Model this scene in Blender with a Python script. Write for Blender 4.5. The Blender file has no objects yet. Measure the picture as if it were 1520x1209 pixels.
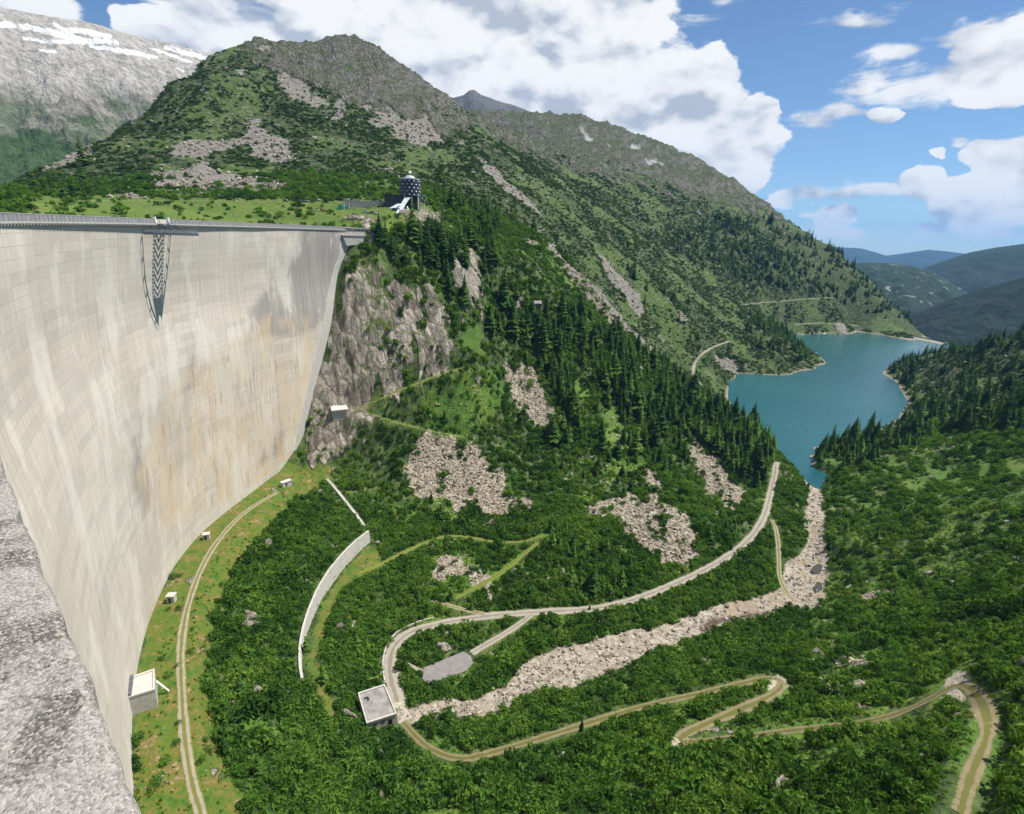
import bpy, bmesh, math, random
import numpy as np
from mathutils import Vector, Matrix
rng = np.random.default_rng(7)
random.seed(7)
SC = bpy.context.scene
COL = SC.collection
rad = math.radians

# ------------------------------------------------------------------ camera
F, CU, CV, CZ = 800.0, 760.0, 604.5, 200.0            # focal length and principal point in photograph pixels, eye height above the lake
ROLL = math.atan(0.0449)
PITCH = math.atan((CV - (313.4 + 0.0449 * 760)) * math.cos(ROLL) / F)
_f = np.array([0, math.cos(PITCH), -math.sin(PITCH)]); _r = np.array([1.0, 0, 0]); _u = np.array([0, math.sin(PITCH), math.cos(PITCH)])
_c, _s = math.cos(ROLL), math.sin(ROLL)
AX_I = _c * _r + _s * _u                               # image right and image down in the world
AX_D = _s * _r - _c * _u
cam = bpy.data.cameras.new('camera'); cam_ob = bpy.data.objects.new('camera', cam); COL.objects.link(cam_ob)
cam.sensor_fit = 'HORIZONTAL'; cam.sensor_width = 36.0; cam.lens = 36.0 * F / 1520.0
cam.clip_start = 0.1; cam.clip_end = 60000
cam_ob.matrix_world = Matrix(((AX_I[0], -AX_D[0], -_f[0], 0), (AX_I[1], -AX_D[1], -_f[1], 0), (AX_I[2], -AX_D[2], -_f[2], CZ), (0, 0, 0, 1)))
SC.camera = cam_ob

# ------------------------------------------------------------------ sky, sun, exposure
SUN_AZ, SUN_EL = 78.0, 62.0                            # clockwise from the view direction
sun_dir = Vector((math.sin(rad(SUN_AZ)) * math.cos(rad(SUN_EL)), math.cos(rad(SUN_AZ)) * math.cos(rad(SUN_EL)), math.sin(rad(SUN_EL))))
sun = bpy.data.lights.new('sun', 'SUN'); sun.energy = 5.0; sun.angle = rad(0.5); sun.color = (1.0, 0.94, 0.83)
sun_ob = bpy.data.objects.new('sun', sun); COL.objects.link(sun_ob)
sun_ob.rotation_euler = sun_dir.to_track_quat('Z', 'Y').to_euler(); sun_ob.location = (300, 60, 900)
SC.view_settings.view_transform = 'Standard'; SC.view_settings.look = 'None'
SC.view_settings.gamma = 1.0; SC.view_settings.exposure = 0.75; SC.view_settings.use_curve_mapping = False
SC.cycles.use_denoising = True; SC.cycles.use_adaptive_sampling = True; SC.cycles.adaptive_threshold = 0.02
SC.cycles.max_bounces = 5; SC.cycles.diffuse_bounces = 3; SC.cycles.glossy_bounces = 2; SC.cycles.volume_bounces = 0
SC.cycles.transparent_max_bounces = 6

class NT:
    """small helper for node trees"""
    def __init__(s, tree): s.t = tree; s.n = tree.nodes; s.l = tree.links
    def node(s, typ, **kw):
        n = s.n.new(typ)
        for k, v in kw.items(): setattr(n, k, v)
        return n
    def put(s, sock, v):
        if hasattr(v, 'is_linked'): s.l.new(v, sock)
        elif v is not None: sock.default_value = v
    def m(s, op, a, b=None, c=None, clamp=False):
        n = s.node('ShaderNodeMath', operation=op, use_clamp=clamp)
        s.put(n.inputs[0], a)
        if b is not None: s.put(n.inputs[1], b)
        if c is not None: s.put(n.inputs[2], c)
        return n.outputs[0]
    def vm(s, op, a, b=None, scale=None):
        n = s.node('ShaderNodeVectorMath', operation=op)
        s.put(n.inputs[0], a)
        if b is not None: s.put(n.inputs[1], b)
        if scale is not None: s.put(n.inputs['Scale'], scale)
        return n.outputs['Value'] if op in ('DOT_PRODUCT', 'LENGTH', 'DISTANCE') else n.outputs[0]
    def noise(s, vec, scale, detail=4, rough=0.55, dist=0.0, w=None, out='Fac', lac=2.0):
        n = s.node('ShaderNodeTexNoise')
        if w is not None: n.noise_dimensions = '4D'; s.put(n.inputs['W'], w)
        s.put(n.inputs['Vector'], vec); s.put(n.inputs['Scale'], scale); n.inputs['Detail'].default_value = detail
        n.inputs['Roughness'].default_value = rough; n.inputs['Distortion'].default_value = dist; n.inputs['Lacunarity'].default_value = lac
        return n.outputs[out]
    def voro(s, vec, scale, feature='F1', out='Distance', rand=1.0, smooth=None):
        n = s.node('ShaderNodeTexVoronoi', feature=feature)
        s.put(n.inputs['Vector'], vec); s.put(n.inputs['Scale'], scale); n.inputs['Randomness'].default_value = rand
        return n.outputs[out]
    def ramp(s, f, stops, interp='LINEAR'):
        n = s.node('ShaderNodeValToRGB'); n.color_ramp.interpolation = interp
        els = n.color_ramp.elements
        while len(els) < len(stops): els.new(0.5)
        for e, (p, c) in zip(els, stops):
            e.position = p; e.color = tuple(c) + (1,) if hasattr(c, '__len__') else (c, c, c, 1)
        s.put(n.inputs[0], f); return n.outputs[0]
    def mix(s, f, a, b, mode='MIX'):
        n = s.node('ShaderNodeMix', data_type='RGBA', blend_type=mode); n.clamp_factor = True
        s.put(n.inputs[0], f); 
        for sock, v in ((n.inputs[6], a), (n.inputs[7], b)):
            s.put(sock, (tuple(v) + (1,)) if (hasattr(v, '__len__') and len(v) == 3) else v)
        return n.outputs[2]
    def mapr(s, v, a, b, c=0.0, d=1.0, smooth=False):
        n = s.node('ShaderNodeMapRange'); n.interpolation_type = 'SMOOTHSTEP' if smooth else 'LINEAR'
        s.put(n.inputs[0], v); s.put(n.inputs[1], a); s.put(n.inputs[2], b); s.put(n.inputs[3], c); s.put(n.inputs[4], d)
        return n.outputs[0]
    def attr(s, name, out='Fac'):
        return s.node('ShaderNodeAttribute', attribute_name=name).outputs[out]
    def mapping(s, vec, scale=(1, 1, 1), rot=(0, 0, 0), loc=(0, 0, 0)):
        n = s.node('ShaderNodeMapping'); s.put(n.inputs[0], vec)
        n.inputs['Location'].default_value = loc; n.inputs['Rotation'].default_value = rot; n.inputs['Scale'].default_value = scale
        return n.outputs[0]
    def bump(s, h, strength=0.5, dist=0.1, normal=None):
        n = s.node('ShaderNodeBump'); s.put(n.inputs['Height'], h); s.put(n.inputs['Strength'], strength); s.put(n.inputs['Distance'], dist)
        if normal is not None: s.put(n.inputs['Normal'], normal)
        return n.outputs[0]

world = bpy.data.worlds.new('World'); SC.world = world; world.use_nodes = True
w = NT(world.node_tree); w.n.clear()
sky = w.node('ShaderNodeTexSky', sky_type='NISHITA'); sky.sun_disc = False
sky.sun_elevation = rad(SUN_EL); sky.sun_rotation = rad(SUN_AZ); sky.altitude = 1900; sky.air_density = 1.0; sky.dust_density = 0.4; sky.ozone_density = 3.0
SKY_K = 0.066
gc = w.node('ShaderNodeTexCoord').outputs['Generated']
dirv = w.vm('NORMALIZE', gc)
sx = w.node('ShaderNodeSeparateXYZ'); w.put(sx.inputs[0], dirv)
az = w.m('ARCTAN2', sx.outputs[0], sx.outputs[1]); el = w.m('ARCSINE', sx.outputs[2])
# cumulus banks: centre (pixel of the photograph -> bearing and elevation) and half size in degrees
def azel(u, v):
    d = _f + (u - CU) / F * AX_I + (v - CV) / F * AX_D
    return math.degrees(math.atan2(d[0], d[1])), math.degrees(math.atan2(d[2], math.hypot(d[0], d[1])))
BLOBS = [(690, 70, 15, 8), (560, 60, 10, 8), (830, 60, 11, 9), (900, 150, 9, 8), (980, 190, 7, 7), (1025, 150, 3.0, 5.5), (1040, 110, 2.0, 3.0), (1070, 220, 4.5, 5.5), (880, 230, 14, 6), (760, 150, 14, 6), (1095, 255, 3, 2.6),
         (400, 55, 10, 4.5), (300, 50, 4, 2.5), (430, 80, 9, 3.5), (215, 45, 3.2, 1.6), (-40, 0, 8, 5), (640, -80, 25, 8),
         (1120, 160, 2.6, 1.4), (1210, 180, 4.2, 1.1), (1270, 168, 3.6, 1.0), (1320, 172, 1.6, 0.9), (1395, 118, 6.5, 2.0), (1485, 90, 5, 2.4), (1300, 118, 3, 1.2), (1270, 40, 4.0, 1.1), (1450, 55, 4.5, 0.8), (1330, 85, 2.5, 0.8),
         (1200, 288, 2.8, 1.1), (1270, 290, 3.2, 0.7), (1310, 292, 1.8, 0.7), (1362, 278, 2.2, 1.5), (1425, 292, 2.6, 1.8), (1470, 305, 3, 3.0), (1470, 222, 2.2, 1.3), (1530, 250, 3, 3), (1240, 325, 2.4, 1.2), (1250, 348, 2.6, 1.0), (1160, 300, 1.6, 0.8), (1190, 325, 1.4, 0.6), (1400, 342, 3, 1.0), (1470, 350, 3.2, 1.0), (1390, 228, 0.9, 0.5), (1420, 208, 1.6, 0.4), (1148, 214, 1.0, 0.5)]
def blob_field(az_, el_):
    best = {}; cl = {}
    for (u, v, hw, hh) in BLOBS:
        a, e = azel(u, v); k = 1.4 if hw / hh < 2.1 else 3.2
        if k not in cl:
            cmb = w.node('ShaderNodeCombineXYZ'); w.put(cmb.inputs[0], az_); w.put(cmb.inputs[1], w.m('MULTIPLY', el_, k)); cl[k] = cmb.outputs[0]
        r = math.sqrt(hw * hh * k)
        g = w.m('MULTIPLY_ADD', w.vm('DISTANCE', cl[k], (rad(a), rad(e) * k, 0)), -1 / rad(r), 1.0)
        best[k] = g if k not in best else w.m('MAXIMUM', best[k], g)
    return best[1.4], best[3.2]
def puffs(vec, off, det):
    st = w.vm('MULTIPLY', w.vm('ADD', vec, off), (1, 1, 1.6))
    n1 = w.noise(st, 5.0, det, 0.58, 0.2); n2 = w.voro(w.vm('ADD', st, w.vm('SCALE', warp, scale=0.05)), 11, 'F1'); n3 = w.voro(w.vm('ADD', st, w.vm('SCALE', warp, scale=0.10)), 30, 'F1')
    return w.m('ADD', w.m('MULTIPLY', w.m('SUBTRACT', n1, 0.5), 2.0), w.m('ADD', w.m('MULTIPLY', w.m('SUBTRACT', 0.45, n2), 0.75), w.m('MULTIPLY', w.m('SUBTRACT', 0.45, n3), 0.34)))
warp = w.noise(w.vm('MULTIPLY', dirv, (1, 1, 2)), 7, 5, 0.6, out='Color')
wsep = w.node('ShaderNodeSeparateColor'); w.put(wsep.inputs[0], warp)
azw = w.m('ADD', az, w.m('MULTIPLY', w.m('SUBTRACT', wsep.outputs[0], 0.5), 0.10)); elw = w.m('ADD', el, w.m('MULTIPLY', w.m('SUBTRACT', wsep.outputs[1], 0.5), 0.07))
field, flatf = blob_field(azw, elw)
# the same kind of broken cloud goes on outside the picture
gen = w.m('MULTIPLY', w.m('SUBTRACT', w.noise(w.vm('MULTIPLY', dirv, (1, 1, 2.2)), 2.3, 4, 0.5), 0.56), 5.0)
inview = w.m('MULTIPLY', w.mapr(w.m('ABSOLUTE', w.m('SUBTRACT', az, rad(1))), rad(50), rad(64), 1, 0, True), w.mapr(el, rad(24), rad(34), 1, 0, True))
field = w.m('MAXIMUM', field, w.m('SUBTRACT', gen, w.m('MULTIPLY', inview, 6.0)))
p0 = puffs(dirv, (0, 0, 0), 7); p1 = puffs(dirv, (0.014, 0.0, 0.026), 4)
dens = w.m('ADD', w.m('MULTIPLY', field, 1.15), w.m('MULTIPLY', p0, 0.62))
wisp = w.noise(w.mapping(dirv, scale=(1, 1, 4.0), rot=(0, 0.25, 0)), 9, 7, 0.62, 0.4)
dens2 = w.m('ADD', w.m('MULTIPLY', flatf, 0.85), w.m('ADD', w.m('MULTIPLY', p0, 0.55), w.m('MULTIPLY', w.m('SUBTRACT', wisp, 0.54), 2.0)))
alpha = w.m('MAXIMUM', w.mapr(dens, 0.02, 0.17, 0, 1, True), w.mapr(dens2, -0.05, 0.50, 0, 0.96, True)); dens = w.m('MAXIMUM', dens, dens2)
lit = w.m('ADD', 0.5, w.m('MULTIPLY', w.m('SUBTRACT', p0, p1), 1.25))            # relief of the cloud tops seen against the sun
thick = w.mapr(dens, 0.3, 1.3, 0, 1, True)
low = w.noise(dirv, 4.5, 3, 0.5)
shade = w.m('SUBTRACT', lit, w.m('MULTIPLY', w.m('MULTIPLY', thick, w.mapr(low, 0.42, 0.68, 0, 1, True)), 0.24))
ccol = w.ramp(shade, [(0.0, (0.30, 0.33, 0.385)), (0.18, (0.41, 0.43, 0.465)), (0.40, (0.535, 0.54, 0.55)), (0.64, (0.60, 0.60, 0.60))])
skyc = w.vm('SCALE', sky.outputs[0], scale=SKY_K)
skyc = w.mix(1.0, skyc, (0.94, 1.05, 1.10), 'MULTIPLY')
final = w.mix(alpha, skyc, ccol)
bg = w.node('ShaderNodeBackground'); bg.inputs['Strength'].default_value = 1.0
wo = w.node('ShaderNodeOutputWorld'); w.l.new(final, bg.inputs[0]); w.l.new(bg.outputs[0], wo.inputs[0])
world.cycles.sampling_method = 'MANUAL'; world.cycles.sample_map_resolution = 512


# ------------------------------------------------------------------ pixels to directions, noise, small helpers
def ray(u, v):
    u = np.asarray(u, float); v = np.asarray(v, float)
    return _f + ((u - CU) / F)[..., None] * AX_I + ((v - CV) / F)[..., None] * AX_D
def hit_z(u, v, z):
    d = ray(u, v); t = (np.asarray(z, float) - CZ) / d[..., 2]; return np.array([0, 0, CZ]) + t[..., None] * d
def hit_d(u, v, dist):
    d = ray(u, v); h = np.hypot(d[..., 0], d[..., 1]); return np.array([0, 0, CZ]) + (np.asarray(dist, float) / h)[..., None] * d
def proj(x, y, z):
    q = np.stack([np.asarray(x, float), np.asarray(y, float), np.asarray(z, float) - CZ], -1); wv = np.maximum(q @ _f, 1e-3)
    return CU + F * (q @ AX_I) / wv, CV + F * (q @ AX_D) / wv

def _hash(ix, iy, seed):
    h = (ix.astype(np.int64) * 374761393 + iy.astype(np.int64) * 668265263 + seed * 1442695041) & 0xFFFFFFFF
    h = ((h ^ (h >> 13)) * 1274126177) & 0xFFFFFFFF
    return h ^ (h >> 16)
def gnoise(x, y, seed=0):
    x = np.asarray(x, float); y = np.asarray(y, float)
    x0 = np.floor(x); y0 = np.floor(y); fx = x - x0; fy = y - y0
    ix = x0.astype(np.int64); iy = y0.astype(np.int64)
    def g(i, j, dx, dy):
        a = _hash(ix + i, iy + j, seed) * (2 * math.pi / 4294967296.0)
        return np.cos(a) * dx + np.sin(a) * dy
    sx = fx * fx * fx * (fx * (fx * 6 - 15) + 10); sy = fy * fy * fy * (fy * (fy * 6 - 15) + 10)
    a = g(0, 0, fx, fy) * (1 - sx) + g(1, 0, fx - 1, fy) * sx
    b = g(0, 1, fx, fy - 1) * (1 - sx) + g(1, 1, fx - 1, fy - 1) * sx
    return (a * (1 - sy) + b * sy) * 1.5
def fbm(x, y, scale, octv=5, seed=0, gain=0.5, ridged=False):
    s = np.zeros(np.broadcast(x, y).shape); amp = 1.0; tot = 0.0; fr = 1.0 / scale
    for o in range(octv):
        n = gnoise(x * fr, y * fr, seed + o * 17)
        if ridged: n = 1 - 2 * np.abs(n)
        s += amp * n; tot += amp; amp *= gain; fr *= 2.03
    return s / tot
def inpoly(u, v, poly):
    u = np.asarray(u); v = np.asarray(v); r = np.zeros(np.broadcast(u, v).shape, bool); n = len(poly)
    for i in range(n):
        x1, y1 = poly[i]; x2, y2 = poly[(i + 1) % n]
        if y1 == y2: continue
        c = ((y1 > v) != (y2 > v)) & (u < (x2 - x1) * (v - y1) / (y2 - y1) + x1)
        r ^= c
    return r
def sstep(x, a, b):
    t = np.clip((x - a) / (b - a), 0, 1); return t * t * (3 - 2 * t)

def mesh_ob(name, verts, faces, mat=None, parent=None, smooth=False):
    me = bpy.data.meshes.new(name)
    if isinstance(faces, np.ndarray):
        verts = np.asarray(verts, np.float32); nf, k = faces.shape
        me.vertices.add(len(verts)); me.vertices.foreach_set('co', verts.ravel())
        me.loops.add(nf * k); me.loops.foreach_set('vertex_index', faces.astype(np.int32).ravel())
        me.polygons.add(nf); me.polygons.foreach_set('loop_start', np.arange(0, nf * k, k, dtype=np.int32)); me.polygons.foreach_set('loop_total', np.full(nf, k, np.int32))
        me.update(calc_edges=True)
    else:
        me.from_pydata([tuple(p) for p in verts], [], faces); me.update()
    me.polygons.foreach_set('use_smooth', np.full(len(me.polygons), bool(smooth)))
    if mat: me.materials.append(mat)
    o = bpy.data.objects.new(name, me); COL.objects.link(o)
    if parent: o.parent = parent
    return o
def struct(o): o['kind'] = 'structure'; return o
def tag(o, label, cat, group=None):
    o['label'] = label; o['category'] = cat
    if group: o['group'] = group
    return o
def thing(name, label, cat, loc=(0, 0, 0), rz=0.0, group=None):
    o = bpy.data.objects.new(name, None); COL.objects.link(o); o.location = loc; o.rotation_euler = (0, 0, rz); o.empty_display_size = 0.5
    return tag(o, label, cat, group)
def fattr(o, name, vals):
    a = o.data.attributes.new(name, 'FLOAT', 'POINT'); a.data.foreach_set('value', np.asarray(vals, np.float32).ravel())
def new_mat(name, rough=0.9):
    m = bpy.data.materials.new(name); m.use_nodes = True; t = NT(m.node_tree)
    b = t.n['Principled BSDF']; b.inputs['Roughness'].default_value = rough; b.inputs['Specular IOR Level'].default_value = 0.3
    return m, t, b



# ------------------------------------------------------------------ terrain: elevations known at picked points, interpolated in between
# dam circle (downstream face at the crest) first, the ground has to meet it
DR = 331.0
DC = np.array([math.sin(rad(32)), math.cos(rad(32))]) * 330.0
PHI0, PHI1 = -147.3, -65.6                              # bearing about the arch centre: near the camera, far abutment
_po = np.array([-150, -130, -120.4, -114.8, -110.7, -106.3, -99.1, -94.4, -90.2, -85.7, -81.5, -79.2, -74, -70, -65])
_oo = np.array([-10, -8, -4.5, -0.2, 2.9, 5.9, 9.9, 9.8, 7.0, 4.5, 5.0, 0.5, -1, -1, -1])
_pg = np.linspace(-152, -62, 400); _og = np.interp(_pg, _po, _oo)
for _i in range(60): _og[1:-1] = (_og[:-2] + 2 * _og[1:-1] + _og[2:]) / 4
def toe_off(phi): return np.interp(phi, _pg, _og)
def face_r(phi, z):                                     # radius of the downstream face
    t = np.clip((200 - z) / 160.0, 0, 1.1)
    return DR - 1.0 + toe_off(phi) * t ** 0.7 + 2.4 * np.sin(np.clip(t, 0, 1) * math.pi) * 0 + 2.0 * (np.exp(-((t - 0.22) / 0.14) ** 2))
TOE = [(200, 1170), (197, 1055), (205, 985), (222, 920), (237, 880), (262, 835), (300, 790), (340, 757), (380, 727), (410, 703), (437, 695)]
CONTACT = [(450, 650), (465, 575), (490, 470), (505, 400), (517, 362)]
CP = []
def z_(z, *pts):
    for (a, b) in pts: CP.append(hit_z(a, b, z))
def d_(d, *pts):
    for (a, b) in pts: CP.append(hit_d(a, b, d))
z_(40, *TOE); z_(38, (290, 1178), (275, 1090), (268, 960), (280, 880), (310, 810), (360, 760), (410, 732))
z_(40, (210, 1300), (300, 1300)); z_(30, (400, 1300))
z_(36, (365, 1178), (312, 1040), (318, 930), (352, 860), (402, 790), (485, 712))
z_(31, (420, 870), (360, 960), (355, 1040), (460, 770))
z_(26, (445, 990), (447, 950), (465, 890), (500, 830), (540, 785), (395, 1100)); z_(28, (530, 740))
z_(20, (455, 985), (462, 945), (485, 885), (520, 838), (552, 800)); z_(22, (470, 1060), (440, 1140), (480, 1209))
z_(10, (535, 1030), (585, 1030), (560, 1085)); z_(9, (585, 960), (640, 935)); z_(14, (520, 980), (600, 880)); z_(16, (580, 840), (520, 1150))
z_(9.5, (700, 917), (800, 908)); z_(10, (900, 898)); z_(11, (1000, 865)); z_(12, (1080, 825)); z_(13, (1130, 775)); z_(14, (1150, 690))
z_(7.5, (665, 990)); z_(7, (720, 960)); z_(8, (860, 925), (960, 900)); z_(8, (1150, 800)); z_(5.5, (1160, 870))
z_(5, (600, 1065), (700, 1045), (850, 985)); z_(4.2, (1000, 935), (1090, 905)); z_(3, (1195, 860)); z_(1.8, (1207, 800)); z_(0.9, (1210, 742))
z_(4, (1180, 760)); z_(5, (1176, 720))
z_(11, (620, 1095)); z_(14, (680, 1128)); z_(18, (780, 1105)); z_(22, (900, 1070)); z_(28, (1080, 1022)); z_(31, (1155, 1008)); z_(10, (800, 1050)); z_(14, (1000, 1000)); z_(16, (1150, 950))
z_(36, (1090, 1055)); z_(42, (1012, 1100)); z_(50, (1180, 1085)); z_(60, (1340, 1052)); z_(68, (1420, 1010)); z_(80, (1465, 1080)); z_(90, (1440, 1170)); z_(96, (1420, 1260))
z_(30, (700, 1209), (750, 1178)); z_(46, (950, 1180)); z_(66, (1180, 1178)); z_(78, (1300, 1150)); z_(105, (1560, 1180)); z_(90, (1540, 1000)); z_(22, (600, 1178))
z_(60, (800, 1400)); z_(100, (1250, 1400)); z_(130, (1600, 1400))
z_(16, (1250, 900)); z_(22, (1260, 800)); z_(40, (1350, 930)); z_(32, (1350, 820)); z_(64, (1490, 930)); z_(56, (1490, 820)); z_(58, (1490, 740)); z_(20, (1300, 720)); z_(34, (1400, 720)); z_(5, (1232, 840), (1228, 770))
z_(90, (1600, 860)); z_(80, (1600, 720))
z_(0.3, (1234, 706), (1228, 726), (1197, 716), (1336, 622), (1351, 598), (1342, 584), (1312, 556), (1360, 533), (1386, 518))
z_(14, (1290, 690), (1250, 695)); z_(14, (1380, 560), (1375, 610)); z_(30, (1380, 650)); z_(45, (1440, 620)); z_(70, (1500, 600)); d_(1050, (1490, 508)); d_(1100, (1440, 516)); d_(980, (1490, 540)); d_(1150, (1600, 490)); d_(1250, (1400, 521))
z_(-14, (1240, 628), (1150, 600), (1250, 580), (1200, 570), (1300, 520), (1230, 510), (1285, 612), (1178, 648), (1120, 575), (1200, 640)); z_(0.6, (1208, 664), (1250, 652), (1305, 641), (1200, 676), (1206, 690)); z_(9, (1222, 682), (1260, 676)); z_(13, (1300, 664), (1285, 684))
z_(-7, (1178, 664), (1187, 679), (1192, 692), (1201, 704), (1211, 716)); z_(-2, (1217, 722)); z_(3, (1172, 694)); z_(-14, (1260, 546), (1285, 552), (1250, 530), (1290, 536), (1330, 520), (1270, 520), (1240, 560), (1265, 600)); z_(-3, (1232, 545), (1300, 552))
z_(0.3, (1076, 566), (1086, 553), (1120, 543), (1170, 543), (1205, 542), (1222, 542), (1180, 497), (1215, 495), (1262, 490), (1300, 496), (1350, 506))
z_(26, (1024, 565)); z_(30, (1030, 540)); z_(36, (1055, 518)); z_(40, (1082, 506)); z_(20, (1075, 540)); z_(26, (1110, 525))
z_(34, (1150, 518)); z_(14, (1195, 533)); d_(1130, (1110, 480)); d_(1130, (1150, 500)); d_(1110, (1185, 518))
# forested spur and its foot
d_(565, (850, 440)); d_(575, (930, 515)); d_(580, (1020, 588)); d_(565, (1100, 635)); d_(545, (1150, 672)); z_(6, (1172, 690))
d_(740, (880, 430), (920, 478)); d_(760, (990, 530)); d_(740, (1035, 572)); z_(-6, (1100, 590), (1150, 640))
d_(440, (560, 352)); d_(455, (600, 352)); d_(490, (660, 352)); d_(525, (720, 365)); d_(560, (780, 385)); d_(640, (800, 360)); d_(680, (830, 366))
for (a, b), z in zip(CONTACT, (58, 91, 138, 171, 188)): z_(z - 1, (a, b))
d_(424, (560, 440)); d_(445, (650, 435)); d_(470, (700, 430)); d_(500, (740, 450)); d_(402, (620, 562)); d_(428, (620, 470)); d_(396, (505, 575)); d_(414, (545, 470)); d_(384, (530, 612)); d_(372, (500, 690)); d_(368, (545, 690)); d_(420, (690, 542))
d_(366, (620, 680)); d_(395, (640, 610)); d_(316, (740, 780)); d_(306, (650, 800)); d_(402, (740, 650)); d_(455, (760, 560)); d_(472, (810, 550)); d_(480, (900, 600)); d_(520, (870, 500)); d_(530, (960, 570)); d_(520, (1050, 640))
d_(450, (960, 660)); d_(400, (850, 680)); d_(480, (1060, 690)); z_(24, (1000, 770), (900, 770)); z_(16, (900, 840)); z_(20, (800, 830)); z_(28, (810, 770)); z_(14, (700, 880)); z_(14, (800, 880)); z_(13, (1060, 790)); z_(17, (700, 840))
# plateau by the hotel and the mountain
d_(436, (525, 350)); d_(450, (540, 338)); d_(520, (400, 322)); d_(500, (300, 322)); d_(470, (150, 318)); d_(440, (31, 314)); d_(430, (-80, 310))
d_(560, (300, 297)); d_(550, (150, 296)); d_(560, (450, 300)); d_(540, (31, 292)); d_(545, (520, 305)); d_(545, (609, 305)); d_(535, (640, 318)); d_(545, (660, 335)); d_(580, (650, 300)); d_(600, (720, 330))
d_(660, (640, 275)); d_(620, (540, 280)); d_(640, (400, 275)); d_(650, (250, 275)); d_(640, (100, 285)); d_(700, (60, 270))
d_(780, (500, 230)); d_(930, (500, 180)); d_(1080, (480, 120)); d_(1220, (487, 57)); d_(760, (400, 230)); d_(740, (300, 230)); d_(740, (200, 245)); d_(900, (400, 170)); d_(890, (300, 170)); d_(1040, (400, 110)); d_(860, (230, 200))
SIL = [(-60, 320, 760), (31, 264, 800), (100, 231, 850), (180, 191, 920), (250, 132, 1020), (300, 100, 1120), (330, 87, 1160), (375, 84, 1200), (400, 75, 1210), (430, 68, 1220), (460, 66, 1220), (510, 64, 1230), (560, 77, 1250), (600, 104, 1260), (640, 132, 1270), (665, 152, 1280)]
for a, b, d in SIL: d_(d, (a, b))
for a, b, d in SIL + [(487, 57, 1220)]:                 # the far side of the ridge, out of sight
    p = hit_d(a, b, d + 160); CP.append(p - np.array([0, 0, 90.0])); p = hit_d(a, b, d + 520); CP.append(np.array([p[0], p[1], min(150.0, p[2] - 260)]))
d_(980, (640, 200)); d_(800, (600, 240)); d_(840, (700, 250)); d_(1040, (740, 220)); d_(760, (760, 300)); d_(700, (700, 300)); d_(1180, (690, 185)); d_(720, (790, 340))
SIL2 = [(700, 166, 1900), (760, 172, 2000), (800, 178, 2050), (850, 180, 2100), (900, 196, 2150), (930, 211, 2150), (975, 216, 2150), (1000, 235, 2150), (1030, 238, 2150), (1060, 264, 2100), (1100, 285, 2050), (1130, 303, 2000), (1180, 341, 1950), (1245, 371, 1900), (1300, 422, 1850), (1335, 462, 1800), (1358, 488, 1750)]
for a, b, d in SIL2: d_(d, (a, b))
for a, b, d in SIL2: p = hit_d(a, b, d + 260); CP.append(p - np.array([0, 0, 130.0]))
d_(1400, (740, 190)); d_(1350, (800, 230)); d_(1150, (850, 285)); d_(1000, (900, 350)); d_(950, (950, 405)); d_(890, (1000, 455)); d_(860, (1040, 500)); d_(1700, (850, 215)); d_(1650, (950, 250)); d_(1750, (1000, 262))
d_(1480, (1000, 305)); d_(1300, (1000, 360)); d_(1380, (1060, 370)); d_(1230, (1050, 430)); d_(1420, (1120, 410)); d_(1420, (1110, 440)); d_(1520, (1160, 395)); d_(1650, (1200, 400)); d_(1550, (1190, 450)); d_(1600, (1240, 470)); d_(1720, (1280, 440)); d_(1660, (1320, 485)); d_(1750, (1150, 340)); d_(1430, (1140, 468))
CP = np.array(CP)
# fall away left and right of the picture, keep the unseen basin behind the dam low
ext = []
for b, d, z in [(-60, 300, 150), (-60, 700, 230), (-60, 1200, 180), (-60, 2500, 60), (-50, 260, 150), (-38, 330, 150), (-28, 400, 160), (-30, 2500, 60), (-14, 2300, 160), (10, 2900, 300), (30, 2600, -200), (36, 2200, -160), (42, 2200, -160), (40, 1800, -60), (34, 1900, -60), (40, 1500, -14), (60, 1500, 300), (60, 2500, 300), (66, 600, 180), (66, 250, 170), (70, 100, 150), (60, 60, 120), (0, 60, 60), (-40, 60, 60), (45, 1250, 75), (50, 1250, 160)]:
    ext.append((d * math.sin(rad(b)), d * math.cos(rad(b)), z))
CP = np.vstack([CP, np.array(ext)])
def lp(x, y): return np.stack([np.arctan2(x, y), 0.9 * np.log(np.hypot(x, y))], -1)
Q = lp(CP[:, 0], CP[:, 1]); N = len(CP)
def kern(r): return r * np.sqrt(r + 1e-9) * 0 + r
K = kern(np.linalg.norm(Q[:, None] - Q[None], axis=-1)) - np.eye(N) * 1e-3
A = np.block([[K, np.c_[np.ones(N), Q]], [np.c_[np.ones(N), Q].T, np.zeros((3, 3))]])
W = np.linalg.solve(A, np.r_[CP[:, 2], 0, 0, 0])
def base_z(x, y):
    sh = np.shape(x); q = lp(np.ravel(x), np.ravel(y)); out = np.empty(len(q))
    for i in range(0, len(q), 60000):
        c = q[i:i + 60000]
        k = np.sqrt(np.maximum((c ** 2).sum(1)[:, None] + (Q ** 2).sum(1)[None] - 2 * c @ Q.T, 0))
        out[i:i + 60000] = k @ W[:N] + W[N] + c @ W[N + 1:]
    return out.reshape(sh)
NB, ND = 860, 820
B0, B1, D0, D1 = rad(-62), rad(66), 62.0, 2900.0
gb = np.linspace(B0, B1, NB); gl = np.linspace(math.log(D0), math.log(D1), ND)
GB, GL = np.meshgrid(gb, gl, indexing='ij'); GD = np.exp(GL)
GX = GD * np.sin(GB); GY = GD * np.cos(GB)
GZ = base_z(GX, GY)
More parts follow.
